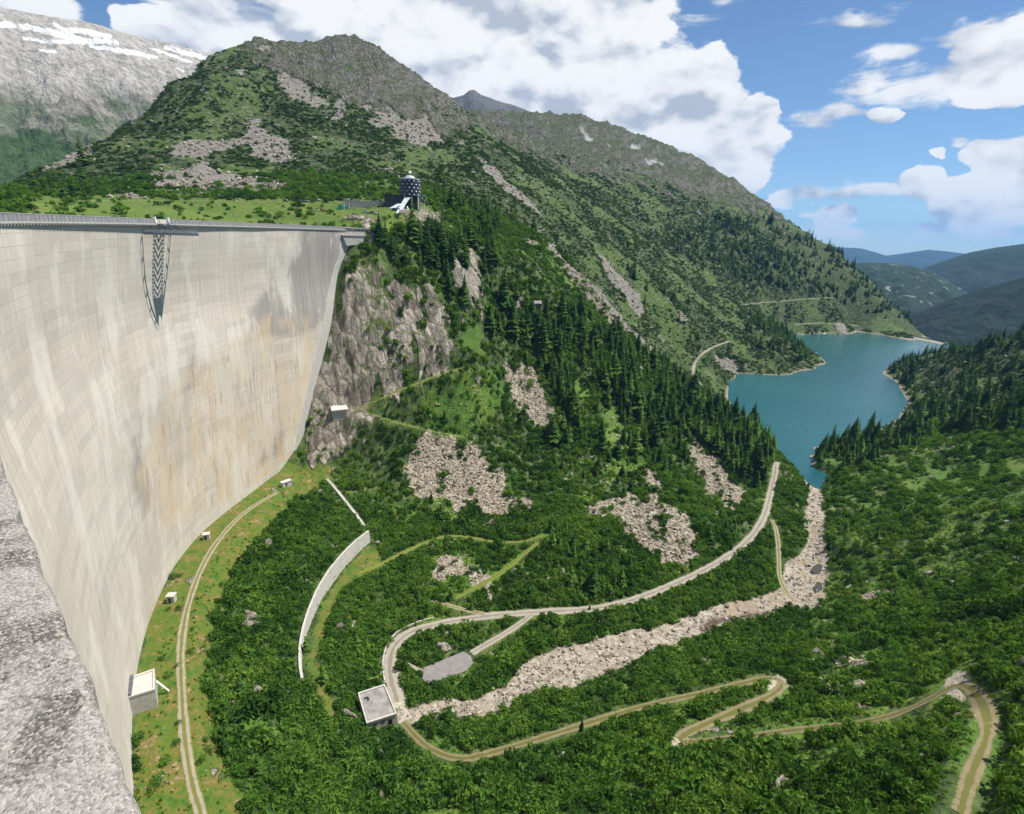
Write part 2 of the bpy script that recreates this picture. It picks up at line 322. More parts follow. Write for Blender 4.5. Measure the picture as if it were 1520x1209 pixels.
for _i in range(2):                                     # take the pinch off the picked points
    GZ[1:-1, 1:-1] = 0.5 * GZ[1:-1, 1:-1] + 0.125 * (GZ[:-2, 1:-1] + GZ[2:, 1:-1] + GZ[1:-1, :-2] + GZ[1:-1, 2:])
def blur(m, r):
    m = np.asarray(m, float)
    for ax in (0, 1):
        for _ in range(2):
            p = np.pad(m, [(r + 1, r) if a == ax else (0, 0) for a in (0, 1)], mode='edge'); c = np.cumsum(p, axis=ax); n = m.shape[ax]
            hi = np.take(c, np.arange(2 * r + 1, 2 * r + 1 + n), axis=ax); lo = np.take(c, np.arange(0, n), axis=ax); m = (hi - lo) / (2 * r + 1)
    return m
_nw1 = 1 - sstep(GD, 215, 270); _nw2 = 1 - sstep(GD, 300, 420); GZ = GZ * (1 - _nw2) + blur(GZ, 4) * _nw2; GZ = GZ * (1 - _nw1) + blur(GZ, 11) * _nw1
_dr0 = np.hypot(GX - DC[0], GY - DC[1]); _dp0 = np.degrees(np.arctan2(GX - DC[0], GY - DC[1]))   # the berm meets the dam foot at one level
_tw = (1 - sstep(DR - _dr0, 10, 24)) * sstep(_dp0, -150, -146) * (1 - sstep(_dp0, -82, -79.5)) * (_dr0 < DR + 30)
GZ = GZ * (1 - _tw) + 40.0 * _tw
def gz(x, y):                                           # ground height by bilinear lookup
    x = np.asarray(x, float); y = np.asarray(y, float)
    fb = np.clip((np.arctan2(x, y) - B0) / (B1 - B0) * (NB - 1), 0, NB - 1.001)
    fl = np.clip((np.log(np.maximum(np.hypot(x, y), 1)) - gl[0]) / (gl[-1] - gl[0]) * (ND - 1), 0, ND - 1.001)
    i = fb.astype(int); j = fl.astype(int); a = fb - i; b = fl - j
    return (GZ[i, j] * (1 - a) + GZ[i + 1, j] * a) * (1 - b) + (GZ[i, j + 1] * (1 - a) + GZ[i + 1, j + 1] * a) * b
_dm = np.exp(np.linspace(math.log(66), math.log(2880), 2200))
def ground(u, v, dmin=66.0):                            # where the sight line through a pixel first meets the ground
    out = []
    for a, b in zip(np.ravel(u), np.ravel(v)):
        d = ray(a, b); h = math.hypot(d[0], d[1]); ds = _dm[_dm > dmin]
        z = CZ + ds * d[2] / h; g = gz(ds * d[0] / h, ds * d[1] / h); k = np.nonzero(g >= z)[0]
        k = k[0] if len(k) else len(ds) - 1
        dd = ds[k]
        if k > 0:
            e0 = z[k - 1] - g[k - 1]; e1 = z[k] - g[k]
            if e0 > 0 and e1 <= 0: dd = ds[k - 1] + (ds[k] - ds[k - 1]) * e0 / (e0 - e1)
        out.append((dd * d[0] / h, dd * d[1] / h, CZ + dd * d[2] / h))
    return np.array(out)
def resample(p, step):
    p = np.asarray(p, float); s = np.r_[0, np.cumsum(np.linalg.norm(np.diff(p, axis=0), axis=1))]
    n = max(2, int(s[-1] / step) + 1); t = np.linspace(0, s[-1], n)
    return np.stack([np.interp(t, s, p[:, k]) for k in range(p.shape[1])], 1)
def smooth_line(px, step=1.5, dmin=66.0, it=30):
    """pixels along a road -> Catmull-Rom -> ground points, evenly spaced, profile eased"""
    px = np.asarray(px, float); P = np.vstack([2 * px[0] - px[1], px, 2 * px[-1] - px[-2]]); pts = []
    for i in range(1, len(P) - 2):
        for t in np.linspace(0, 1, 8, endpoint=False):
            a, b, c, d = P[i - 1], P[i], P[i + 1], P[i + 2]
            pts.append(0.5 * (2 * b + (c - a) * t + (2 * a - 5 * b + 4 * c - d) * t * t + (3 * b - a - 3 * c + d) * t ** 3))
    pts.append(P[-2]); pts = np.array(pts)
    g = resample(ground(pts[:, 0], pts[:, 1], dmin), step)
    for k in range(it):
        g[1:-1] = (g[:-2] + 2 * g[1:-1] + g[2:]) / 4
    return resample(g, step)
ROADS = {}   # name: (line, half width)
def road_px(name, px, half, dmin=66.0, it=30): ROADS[name] = (smooth_line(px, 1.5, dmin, it), half)
road_px('main', [(590, 1046), (580, 1010), (578, 975), (592, 948), (620, 934), (670, 923), (730, 914), (800, 909), (870, 905), (920, 897), (970, 880), (1020, 859), (1070, 833), (1110, 803), (1133, 770), (1143, 735), (1150, 705), (1152, 686)], 2.9)
road_px('toe', [(310, 1240), (288, 1178), (274, 1095), (270, 1030), (268, 970), (275, 915), (292, 860), (315, 815), (350, 772), (385, 746), (412, 731)], 1.7)
road_px('pad', [(790, 912), (760, 935), (725, 955), (700, 970)], 2.0)
road_px('padfoot', [(594, 981), (610, 989), (630, 996)], 0.9)
road_px('hair1', [(598, 1072), (625, 1102), (650, 1118), (685, 1128), (740, 1115), (800, 1097), (870, 1075), (950, 1050), (1030, 1032), (1090, 1018), (1130, 1008), (1152, 1005), (1163, 1016), (1150, 1030), (1115, 1047), (1060, 1070), (1020, 1088), (1008, 1098)], 1.7, it=14)
road_px('hair2', [(1010, 1103), (1060, 1099), (1120, 1092), (1190, 1083), (1260, 1076), (1320, 1064), (1370, 1046), (1405, 1024), (1430, 1014), (1450, 1030), (1462, 1058), (1466, 1085), (1455, 1120), (1438, 1160), (1425, 1209)], 1.5, it=14)
road_px('spur', [(1146, 772), (1153, 790), (1156, 825), (1157, 855), (1165, 876), (1178, 892)], 1.6)
road_px('far', [(1040, 572), (1030, 556), (1031, 540), (1042, 526), (1060, 515), (1082, 507)], 2.4, dmin=650)
road_px('path', [(528, 853), (565, 838), (600, 820), (640, 802), (672, 795), (705, 800), (740, 805), (775, 805), (805, 795)], 1.6)
road_px('path2', [(664, 896), (690, 880), (715, 868), (745, 850), (775, 825), (798, 806)], 1.5)
road_px('path3', [(640, 893), (675, 902), (720, 912)], 1.4)
road_px('plateau', [(100, 299), (180, 298), (260, 298), (340, 298.5), (420, 300), (480, 303), (530, 309), (570, 312)], 2.2, dmin=470)
road_px('terrace', [(1100, 453), (1130, 450), (1165, 447), (1200, 444), (1238, 442)], 1.8, dmin=1250)
road_px('terrace2', [(1180, 482), (1215, 480), (1250, 481), (1275, 485)], 2.0, dmin=1300)
road_px('ledge', [(522, 612), (560, 595), (600, 577), (650, 558), (692, 545)], 1.3)
road_px('ledge2', [(545, 612), (590, 628), (640, 640), (690, 650)], 1.0)
# level the ground under the roads
RM = np.zeros_like(GZ); near = np.full_like(GZ, 1e9); tz = np.zeros_like(GZ)
def near_line(line, R_, A_near, A_tz, A_half=None, half=0):
    for x, y, z in line:
        d = math.hypot(x, y); b = math.atan2(x, y)
        db = R_ / d / (B1 - B0) * (NB - 1) + 1; dl = R_ / d / (gl[-1] - gl[0]) * (ND - 1) + 1
        ib = (b - B0) / (B1 - B0) * (NB - 1); il = (math.log(d) - gl[0]) / (gl[-1] - gl[0]) * (ND - 1)
        s = (slice(max(0, int(ib - db)), min(NB, int(ib + db) + 2)), slice(max(0, int(il - dl)), min(ND, int(il + dl) + 2)))
        dist = np.hypot(GX[s] - x, GY[s] - y) - half; m = dist < A_near[s]
        A_near[s] = np.where(m, dist, A_near[s]); A_tz[s] = np.where(m, z, A_tz[s])
for nme, (line, half) in ROADS.items(): near_line(line, half + 9, near, tz, None, half)
wgt = 1 - sstep(near, 0.8, 7.0); GZ = GZ * (1 - wgt) + tz * wgt; ROADNEAR = near
_bq = ground(np.array([1426.0]), np.array([1022.0]))[0]; _bw = 1 - sstep(np.hypot(GX - _bq[0], GY - _bq[1]), 8, 18); GZ = GZ * (1 - _bw) + blur(GZ, 12) * _bw
# ground steps down at the retaining wall
wtop = [(548, 788), (528, 803), (508, 823), (490, 845), (473, 872), (459, 905), (450, 935), (446, 962), (446, 985), (450, 1006)]
wz = [26.5, 26.8, 27, 27, 26.6, 26.0, 25.2, 24.6, 24.2, 24.0]; wb = [19.0, 18.0, 17.8, 17.8, 18.2, 19.0, 19.8, 20.6, 21.8, 23.2]
wl = resample(np.array([np.r_[hit_z(a, c, z), bz] for (a, c), z, bz in zip(wtop, wz, wb)]), 6.0)
wfine = resample(wl, 1.0); _tn = np.gradient(wfine[:, :2], axis=0); _tn /= np.linalg.norm(_tn, axis=1)[:, None]; _nr = np.stack([_tn[:, 1], -_tn[:, 0]], 1); _nr = np.where((_nr[:, :1] < 0), -_nr, _nr)   # to the right, downhill
for off, zc, half in ((-3.2, wfine[:, 2] - 0.4, 2.2), (4.6, wfine[:, 3] + 0.1, 3.4)):
    nn_ = np.full_like(GZ, 1e9); tt_ = np.zeros_like(GZ); near_line(np.c_[wfine[:, :2] + _nr * off, zc], half + 6, nn_, tt_, None, half)
    ww_ = 1 - sstep(nn_, 0.3, 4.0 if off > 0 else 1.0); GZ = GZ * (1 - ww_) + tt_ * ww_
# levelled pads for buildings
PADS = []
def level(cx, cy, z, r, soft=5.0):
    global GZ
    d = np.hypot(GX - cx, GY - cy); wv = 1 - sstep(d, r, r + soft); GZ = GZ * (1 - wv) + z * wv; PADS.append((cx, cy, r))
_pp = ground(np.array([640.0, 665, 688]), np.array([1000.0, 990, 978])); _pz = float(_pp[1, 2])
for q in _pp: level(float(q[0]), float(q[1]), _pz, 5.5, 5.0)
_pp = hit_z(560, 1046, 9.5); level(float(_pp[0]), float(_pp[1]), 9.5, 8.0, 6.0)

# ------------------------------------------------------------------ what covers the ground where
U, V = proj(GX, GY, GZ)
_jn1 = fbm(GX, GY, 26, 4, 51); _jn2 = fbm(GX, GY, 26, 4, 77)
_amp = 2600.0 / np.maximum(GD, 150)                     # ragged by a few metres on the ground
JU = U + _jn1 * np.clip(_amp, 4, 12) * 1.5; JV = V + _jn2 * np.clip(_amp, 4, 12) * 1.0
def region(polys, d0=0, d1=9999):
    m = np.zeros(GZ.shape, bool)
    for p in polys: m |= inpoly(JU, JV, p)
    return m & (GD > d0) & (GD < d1)
def soft(m, it=2):
    m = m.astype(float)
    for _ in range(it): m[1:-1, 1:-1] = (m[1:-1, 1:-1] * 2 + m[:-2, 1:-1] + m[2:, 1:-1] + m[1:-1, :-2] + m[1:-1, 2:]) / 6
    return m
_edge = 0.65 * fbm(GX, GY, 17, 6, 301, 0.62) + 0.35 * fbm(GX, GY, 5, 3, 303, 0.6); _edgef = 0.6 * fbm(GX, GY, 60, 6, 305, 0.64) + 0.4 * fbm(GX, GY, 16, 4, 307, 0.6)
def ragged(m, r=6, k=0.9, bias=0.0): return blur(m, r) + k * np.where(GD < 620, _edge, _edgef) > 0.5 - bias
MEADOW = region([[(150, 1260), (200, 1209), (205, 985), (240, 870), (300, 785), (400, 705), (440, 690), (482, 700), (490, 712), (430, 745), (392, 790), (348, 850), (325, 900), (313, 960), (308, 1030), (328, 1110), (362, 1178), (385, 1260)],
    [(548, 800), (520, 838), (490, 880), (466, 940), (455, 985), (462, 1030), (480, 1080), (492, 1080), (482, 1020), (470, 985), (484, 930), (512, 870), (545, 850), (566, 846), (560, 830)],
    [(452, 690), (500, 685), (545, 678), (550, 692), (500, 702), (480, 702)]], 0, 430)
MEADOW = ragged(MEADOW, 3, 0.55)
GRASS = MEADOW | region([[(560, 615), (610, 590), (660, 560), (700, 550), (750, 565), (755, 610), (715, 640), (690, 650), (620, 630)], [(640, 720), (690, 735), (700, 765), (660, 790), (640, 760)],
    [(640, 810), (740, 810), (790, 815), (760, 850), (700, 880), (660, 890), (640, 850)], [(600, 940), (580, 950), (572, 990), (580, 1000), (588, 970), (612, 945), (660, 930), (690, 912), (640, 905)],
    [(540, 365), (560, 360), (560, 420), (545, 440), (535, 400)], [(700, 1010), (760, 985), (780, 960), (730, 1000), (690, 1030), (660, 1030)], [(600, 1075), (640, 1105), (680, 1130), (700, 1120), (660, 1095), (630, 1080)],
    [(895, 590), (920, 600), (950, 690), (920, 720), (890, 680)], [(850, 740), (910, 700), (915, 715), (870, 750)], [(1140, 640), (1155, 660), (1150, 690), (1135, 740), (1120, 770), (1130, 700)]], 0, 640)
GRASS |= region([[(31, 290), (520, 298), (640, 305), (655, 330), (520, 340), (31, 322)]], 425, 640); PLATEAU = GRASS & (GD > 425) & (GZ > 190)
GRASS |= region([[(860, 330), (1000, 440), (1020, 530), (950, 500), (900, 440), (850, 380)], [(1090, 440), (1240, 450), (1330, 480), (1250, 490), (1190, 495), (1120, 470)], [(940, 470), (1030, 540), (1025, 570), (980, 520)]], 650, 1750) & (fbm(GX, GY, 60, 4, 12) > 0.0)
GRASS = ragged(GRASS, 5, 0.9)
# glades following the contours of the right-hand slope
_gl = fbm(GX / 46 + GY / 90, GZ / 5.0, 1.0, 4, 311, 0.6)
RIGHT = inpoly(U, V, [(1225, 720), (1340, 665), (1540, 640), (1540, 1209), (1150, 1209), (1000, 1120), (1170, 1000), (1120, 930), (1220, 905), (1235, 800)]) & (GD < 700)
GRASS |= RIGHT & (_gl + 0.3 * _edge > 0.02)
GRASS |= (GD < 640) & (fbm(GX, GY, 42, 5, 317, 0.6) > 0.27)
# scree and boulder fields
_scr = [[(575, 660), (620, 650), (680, 665), (720, 690), (742, 720), (752, 785), (733, 788), (690, 752), (640, 742), (605, 715), (585, 690)], [(735, 680), (760, 722), (790, 742), (812, 792), (790, 792), (762, 745), (740, 705)],
    [(868, 762), (900, 736), (960, 735), (1012, 762), (1042, 802), (1048, 828), (1010, 838), (965, 832), (935, 800), (905, 775)], [(1018, 640), (1060, 678), (1108, 738), (1098, 762), (1062, 752), (1040, 712), (1015, 665)],
    [(930, 610), (945, 650), (925, 640), (900, 605)], [(640, 835), (672, 830), (690, 850), (660, 872), (640, 858)], [(690, 840), (728, 832), (730, 858), (702, 868)], [(640, 850), (600, 1046), (640, 850)], [(610, 650), (630, 640), (650, 655)],
    [(745, 530), (800, 548), (832, 602), (805, 640), (772, 618), (752, 580)], [(960, 725), (1000, 735), (980, 700), (950, 690)]]
SCREE = ragged(region(_scr, 0, 640), 8, 1.35, 0.03)
SCREE |= region([[(1195, 1010), (1240, 1005), (1290, 1012), (1280, 1030), (1230, 1026)], [(1200, 978), (1300, 985), (1300, 995), (1210, 992)], [(1400, 895), (1490, 905), (1490, 918), (1420, 910)], [(1250, 880), (1355, 872), (1360, 884), (1260, 895)]], 0, 640) & (fbm(GX, GY, 9, 3, 22) > -0.1)
SCREE |= RIGHT & (fbm(GX / 30 + GY / 60, GZ / 3.0, 1.0, 4, 313, 0.6) > 0.50)
RIVER = 0 + region([[(588, 1052), (640, 1042), (690, 1040), (755, 1012), (792, 975), (870, 948), (950, 935), (1030, 912), (1090, 893), (1148, 880), (1163, 866), (1163, 832), (1196, 818), (1194, 762), (1204, 722), (1222, 728), (1222, 790), (1232, 850), (1218, 905), (1172, 902), (1100, 922), (1010, 952), (930, 988), (860, 1016), (790, 1035), (690, 1076), (640, 1062), (596, 1084)]], 0, 560)
RIVER = ragged(RIVER > 0, 3, 0.85, 0.0)
ROCK = region([[(520, 365), (545, 395), (552, 445), (600, 452), (660, 480), (685, 520), (690, 542), (620, 566), (560, 590), (522, 602), (546, 640), (548, 676), (470, 692), (448, 698), (455, 640), (470, 560), (500, 455), (510, 400)],
    [(668, 385), (700, 370), (722, 420), (715, 465), (680, 470), (672, 430)], [(560, 410), (640, 430), (660, 455), (600, 452), (556, 448)], [(750, 440), (780, 450), (780, 490), (755, 495)], [(590, 310), (655, 318), (660, 330), (600, 335)], [(500, 318), (560, 330), (555, 345), (520, 340)]], 0, 640)
ROCK = ragged(ROCK, 6, 1.5, -0.02)
# mountain: bare upper part, patches lower down
_mn = fbm(GX, GY, 120, 6, 41, 0.6); _mn2 = fbm(GX, GY, 45, 5, 43, 0.6)
_gu = np.arctan2(GX, GY)
_fall = fbm(_gu * 900, GL * 120, 26, 5, 45, 0.6)        # stretched down the slope
UP = region([[(340, 20), (375, 86), (430, 145), (520, 172), (590, 180), (640, 205), (700, 215), (690, 160), (700, 20)]], 800, 1400)
MROCK = ragged(UP, 10, 1.5, 0.0)
UP2 = region([[(655, 140), (850, 165), (1060, 250), (1180, 335), (1150, 335), (1080, 305), (1010, 290), (940, 275), (880, 262), (820, 245), (760, 235), (700, 205)]], 1150, 2900)
MROCK |= ragged(UP2, 14, 1.9, -0.02)
_hi = sstep(GZ, 330, 640) + 0.25 * _mn
MROCK |= (GD > 900) & (_hi > 0.72 + 0.5 * _mn2) & (V < 300)
MSCREE = region([[(395, 100), (470, 140), (560, 168), (640, 190), (660, 210), (625, 222), (600, 205), (540, 180), (470, 165), (410, 140)], [(590, 190), (625, 195), (625, 225), (600, 215)], [(650, 250), (700, 270), (760, 300), (740, 300), (690, 280)], [(700, 225), (760, 270), (815, 330), (790, 320), (740, 275), (705, 245)],
    [(350, 195), (400, 190), (440, 230), (420, 245), (370, 225)], [(250, 208), (300, 205), (360, 225), (365, 238), (300, 232), (250, 228)], [(190, 262), (250, 250), (310, 262), (335, 285), (260, 275), (220, 275)], [(300, 255), (420, 265), (430, 285), (330, 290)], [(60, 250), (130, 215), (150, 225), (80, 262)]], 560, 1400); MSCREE = ragged(MSCREE, 7, 1.3)
_ms2 = region([[(822, 365), (850, 398), (900, 445), (935, 488), (990, 530), (970, 525), (918, 488), (870, 452), (835, 405)], [(870, 355), (910, 395), (960, 450), (975, 470), (950, 455), (900, 405)], [(930, 430), (970, 480), (1000, 520), (985, 520), (945, 465)], [(1028, 465), (1050, 490), (1075, 508), (1060, 508), (1035, 485)], [(1062, 528), (1095, 530), (1112, 546), (1085, 560), (1072, 566)], [(1115, 495), (1140, 540), (1128, 540), (1108, 505)],
    [(780, 265), (830, 300), (835, 310), (800, 285)], [(740, 345), (800, 355), (835, 362), (830, 372), (760, 358)], [(1180, 488), (1260, 478), (1275, 492), (1190, 497)], [(1000, 455), (1020, 470), (1030, 500), (1010, 480)]], 600, 1800)
MSCREE |= ragged(_ms2, 5, 1.2)
MSCREE |= (GD > 640) & (V < 520) & (_fall + 0.4 * _edgef > 0.46 - 0.10 * _mn) & (GD < 1500)
MSCREE |= (GD > 560) & (GD < 1400) & (_mn2 + 0.5 * _edgef > 0.34) & (GZ > 212) & (U < 760)
MGRASS = (GD > 560) & (fbm(GX, GY, 90, 5, 47, 0.6) > 0.12)
SHORE = (GZ < 1.3 + 1.2 * _edgef) & (GZ > -1) & (GD > 480)
DIRTW = soft(region([[(1392, 1034), (1415, 1003), (1442, 1008), (1468, 1040), (1470, 1078), (1452, 1070), (1438, 1034), (1412, 1044)], [(1132, 1004), (1158, 998), (1170, 1014), (1158, 1032), (1136, 1040), (1146, 1020)], [(996, 1104), (1010, 1086), (1026, 1094), (1024, 1110), (1008, 1114)], [(590, 1010), (604, 1020), (606, 1046), (588, 1052)]], 0, 420) & (_edge > -0.35), 1)
FOR0 = region([[(1010, 320), (1110, 315), (1180, 345), (1245, 372), (1300, 425), (1360, 488), (1300, 462), (1240, 445), (1180, 440), (1100, 420), (1040, 400), (960, 360)]], 900, 2100)
MGRASS &= ~ragged(FOR0, 8, 0.8)
ROCKW = soft(ROCK | (MROCK & ~MSCREE), 1); SCREEW = blur(SCREE | MSCREE, 2); RIVERW = blur(RIVER, 2); GRASSW = soft(GRASS | MGRASS, 2); MEADW = np.maximum(soft(MEADOW, 2), 0.38 * soft(PLATEAU, 1))
FOREST = region([[(560, 348), (640, 340), (725, 345), (735, 400), (705, 435), (800, 455), (860, 462), (930, 505), (1020, 575), (1100, 612), (1170, 672), (1150, 680), (1135, 740), (1105, 715), (1060, 690), (1000, 640), (950, 650), (900, 590), (850, 620), (790, 540), (720, 500), (690, 470), (655, 440), (640, 410), (590, 400), (565, 380)]], 400, 640) * 1.0
FOREST = np.maximum(FOREST, region([[(1195, 700), (1200, 660), (1312, 636), (1348, 600), (1310, 545), (1400, 505), (1540, 470), (1540, 640), (1440, 640), (1340, 668), (1300, 692), (1230, 705)]], 480, 1400) * 0.9)
FOREST = np.maximum(FOREST, region([[(1040, 330), (1110, 320), (1180, 345), (1245, 372), (1300, 425), (1360, 488), (1300, 462), (1240, 445), (1180, 440), (1100, 420), (1040, 400), (980, 360)], [(1090, 465), (1150, 470), (1195, 520), (1195, 540), (1150, 530), (1110, 500)]], 900, 2000) * 0.9)
FOREST = np.maximum(FOREST, region([[(820, 780), (900, 800), (960, 850), (900, 890), (820, 880), (780, 830)], [(1050, 760), (1100, 770), (1080, 810), (1040, 810)]], 0, 500) * 0.5)
FOREST = np.maximum(FOREST, region([[(860, 480), (1000, 600), (1060, 680), (960, 720), (880, 760), (800, 720), (760, 640), (790, 540)]], 300, 620) * 0.28)
FOREST = np.maximum(FOREST, region([[(480, 780), (560, 700), (600, 760), (640, 860), (600, 920), (480, 960)], [(310, 1100), (500, 1000), (620, 1209), (300, 1209)], [(330, 960), (420, 780), (480, 740), (440, 960)]], 0, 400) * 0.05)
FOREST = np.maximum(FOREST, region([[(900, 380), (1000, 420), (1060, 470), (1000, 480), (940, 440)]], 700, 1300) * 0.25)
FOREST = np.maximum(FOREST, region([[(40, 285), (130, 240), (170, 280), (120, 300)], [(640, 260), (760, 300), (820, 345), (700, 345), (650, 300)]], 500, 900) * 0.25)
# relief
_rough = fbm(GX, GY, 18, 5, 61, 0.55); _rid = fbm(GX, GY, 34, 5, 63, 0.55, True); _big = fbm(GX, GY, 170, 6, 65, 0.52, True); _mid = fbm(GX, GY, 70, 5, 67)
_cy = fbm(GX * 0.9 - GY * 0.5, GL * 40, 9, 4, 69, 0.6, True)
_far = sstep(GD, 520, 900)
calm = sstep(ROADNEAR, 1.0, 8.0) * (1 - soft(MEADOW, 2) * 0.85) * sstep(np.abs(GZ), 0.0, 6.0) * (1 - 0.8 * RIVERW)
for cx, cy, r in PADS: calm *= sstep(np.hypot(GX - cx, GY - cy), r, r + 6)
_dr = np.hypot(GX - DC[0], GY - DC[1]); _dp = np.degrees(np.arctan2(GX - DC[0], GY - DC[1]))
_ondam = (_dp > PHI0 - 3) & (_dp < PHI1 + 1)
calm *= np.where(_ondam, sstep(DR - _dr, 1.0, 14.0), 1.0)
dz = (_rough * (1.0 + 1.0 * SCREEW) + 2.6 * RIGHT * fbm(GX, GY, 38, 3, 315)) * (1 - _far) + _far * (_rough * 2.5 + _mid * 6)
dz += ROCKW * (1 - _far) * (3.6 * _rid + 2.6 * _cy) + ROCKW * _far * (22 * _big + 12 * _rid + 4 * _cy - 11)
dz += _far * (1 - ROCKW) * sstep(GZ, 210, 420) * (9 * _big + 2.5 * _rid) + SCREEW * 0.5 * gnoise(GX / 2.2, GY / 2.2, 5)
_deep = (GZ < -4.5) & (GD > 480) & (GD < 1800)
GZ = GZ + dz * calm
GZ = np.where(_deep, np.minimum(GZ, -2.5), GZ)
GZ = GZ + RIVERW * calm * 0.6 * gnoise(GX / 3.1, GY / 3.1, 9)
# inside the dam body the ground stays below what shows
inside = _ondam & (_dr > face_r(_dp, np.maximum(GZ, 36)) + 2.5) & (_dr < DR + 70)
GZ = np.where(inside, np.minimum(GZ, np.where(_dp > -82, GZ - 14, 24.0)), GZ)
_idx = np.arange(NB * ND).reshape(NB, ND)
_faces = np.stack([_idx[:-1, :-1], _idx[1:, :-1], _idx[1:, 1:], _idx[:-1, 1:]], -1).reshape(-1, 4)
U, V = proj(GX, GY, GZ)

# ------------------------------------------------------------------ ground material and sheet
DCAM = np.hypot(GX, GY)
mg, t, b = new_mat('mountain_ground', 0.95)
geo = t.node('ShaderNodeNewGeometry'); P = geo.outputs['Position']
far = t.attr('far'); warpv = t.vm('ADD', P, t.vm('SCALE', t.noise(P, 0.12, 3, 0.5, out='Color'), scale=3.0))
nA = t.noise(warpv, 0.035, 8, 0.62); nB = t.noise(warpv, 0.16, 7, 0.65); nC = t.noise(P, 0.9, 5, 0.6); nD = t.noise(warpv, 0.010, 6, 0.6)
# low cover: dark dwarf pine, lighter alpine grass, bleached turf and grey stone showing through
cover = t.ramp(nB, [(0.34, (0.020, 0.040, 0.011)), (0.46, (0.036, 0.066, 0.016)), (0.56, (0.062, 0.095, 0.024)), (0.66, (0.115, 0.128, 0.050))])
turf = t.ramp(t.m('ADD', t.m('MULTIPLY', nA, 0.55), t.m('MULTIPLY', nC, 0.45)), [(0.38, (0.036, 0.088, 0.012)), (0.48, (0.064, 0.132, 0.016)), (0.56, (0.098, 0.160, 0.024)), (0.66, (0.160, 0.165, 0.058))])
meadc = t.ramp(t.m('ADD', t.m('MULTIPLY', nB, 0.5), t.m('MULTIPLY', t.noise(P, 0.5, 6, 0.7), 0.5)), [(0.38, (0.032, 0.080, 0.009)), (0.46, (0.060, 0.112, 0.012)), (0.52, (0.098, 0.112, 0.016)), (0.57, (0.140, 0.105, 0.032)), (0.65, (0.27, 0.24, 0.165))])
turf = t.mix(t.m('MULTIPLY', far, 0.75), turf, t.ramp(nB, [(0.38, (0.036, 0.072, 0.015)), (0.5, (0.066, 0.115, 0.024)), (0.62, (0.125, 0.150, 0.055))]))
ga = t.mapr(t.m('ADD', t.attr('grass'), t.m('MULTIPLY', t.m('SUBTRACT', nB, 0.5), 1.1)), 0.35, 0.65, 0, 1, True)
col = t.mix(ga, cover, turf); col = t.mix(t.attr('meadow'), col, meadc)
# scattered stones in the far turf
st = t.m('MULTIPLY', t.mapr(t.noise(warpv, 0.085, 9, 0.72), 0.56, 0.62, 0, 1), t.mapr(far, 0.3, 0.8, 0, 1)); 
stc = t.ramp(nC, [(0.3, (0.20, 0.18, 0.155)), (0.7, (0.40, 0.37, 0.325))])
col = t.mix(t.m('MULTIPLY', st, t.mapr(t.attr('high'), 0, 1, 0.35, 0.95)), col, stc)
# scree: broken stones
vs1 = t.voro(P, 0.75, 'F1', 'Color'); vs2 = t.voro(P, 0.75, 'F1'); sepv = t.node('ShaderNodeSeparateColor'); t.put(sepv.inputs[0], vs1)
scr = t.ramp(t.m('ADD', t.m('MULTIPLY', sepv.outputs[0], 0.55), t.m('MULTIPLY', nC, 0.5)), [(0.2, (0.085, 0.072, 0.054)), (0.45, (0.19, 0.162, 0.126)), (0.65, (0.28, 0.245, 0.195)), (0.85, (0.39, 0.35, 0.29))])
scrfar = t.ramp(t.m('ADD', t.m('MULTIPLY', nB, 0.5), t.m('MULTIPLY', nC, 0.5)), [(0.32, (0.14, 0.13, 0.115)), (0.5, (0.26, 0.243, 0.217)), (0.68, (0.39, 0.367, 0.33))])
scr = t.mix(far, scr, scrfar)
sa = t.mapr(t.m('ADD', t.attr('scree'), t.m('MULTIPLY', t.m('SUBTRACT', nB, 0.5), 0.9)), 0.38, 0.58, 0, 1, True)
col = t.mix(sa, col, scr)
# rock faces: steep seams, warm near, grey on the summit
vk = t.voro(t.mapping(warpv, scale=(1, 1, 0.30), rot=(0.1, 0.3, 0.5)), 0.17, 'DISTANCE_TO_EDGE'); vkc = t.voro(t.mapping(warpv, scale=(1, 1, 0.30), rot=(0.1, 0.3, 0.5)), 0.17, 'F1', 'Color'); skc = t.node('ShaderNodeSeparateColor'); t.put(skc.inputs[0], vkc)
pr = t.mapping(P, scale=(1.2, 1.2, 0.16), rot=(0.10, 0.35, 0.5)); nS = t.noise(pr, 0.22, 9, 0.72, 0.8); nS2 = t.noise(pr, 0.9, 7, 0.7, 0.4)
rk = t.ramp(t.m('ADD', t.m('MULTIPLY', skc.outputs[0], 0.16), t.m('ADD', t.m('MULTIPLY', nS, 0.50), t.m('MULTIPLY', nS2, 0.37))), [(0.36, (0.07, 0.062, 0.053)), (0.46, (0.19, 0.168, 0.138)), (0.56, (0.33, 0.297, 0.247)), (0.68, (0.50, 0.46, 0.395))])
rkf = t.ramp(t.m('ADD', t.m('MULTIPLY', nA, 0.35), t.m('MULTIPLY', nB, 0.65)), [(0.38, (0.10, 0.095, 0.086)), (0.47, (0.20, 0.19, 0.17)), (0.55, (0.30, 0.286, 0.258)), (0.64, (0.43, 0.41, 0.37))])
rk = t.mix(t.mapr(vk, 0.0, 0.10, 0.55, 0), rk, (0.07, 0.06, 0.05)); rk = t.mix(far, rk, rkf)
rkg = t.mapr(t.m('ADD', t.m('MULTIPLY', nB, 0.5), t.m('MULTIPLY', nA, 0.5)), 0.515, 0.575, 0, 0.85)
rk = t.mix(rkg, rk, t.mix(far, (0.07, 0.11, 0.02), (0.085, 0.10, 0.04)))
flat = t.node('ShaderNodeSeparateXYZ'); t.put(flat.inputs[0], geo.outputs['Normal'])
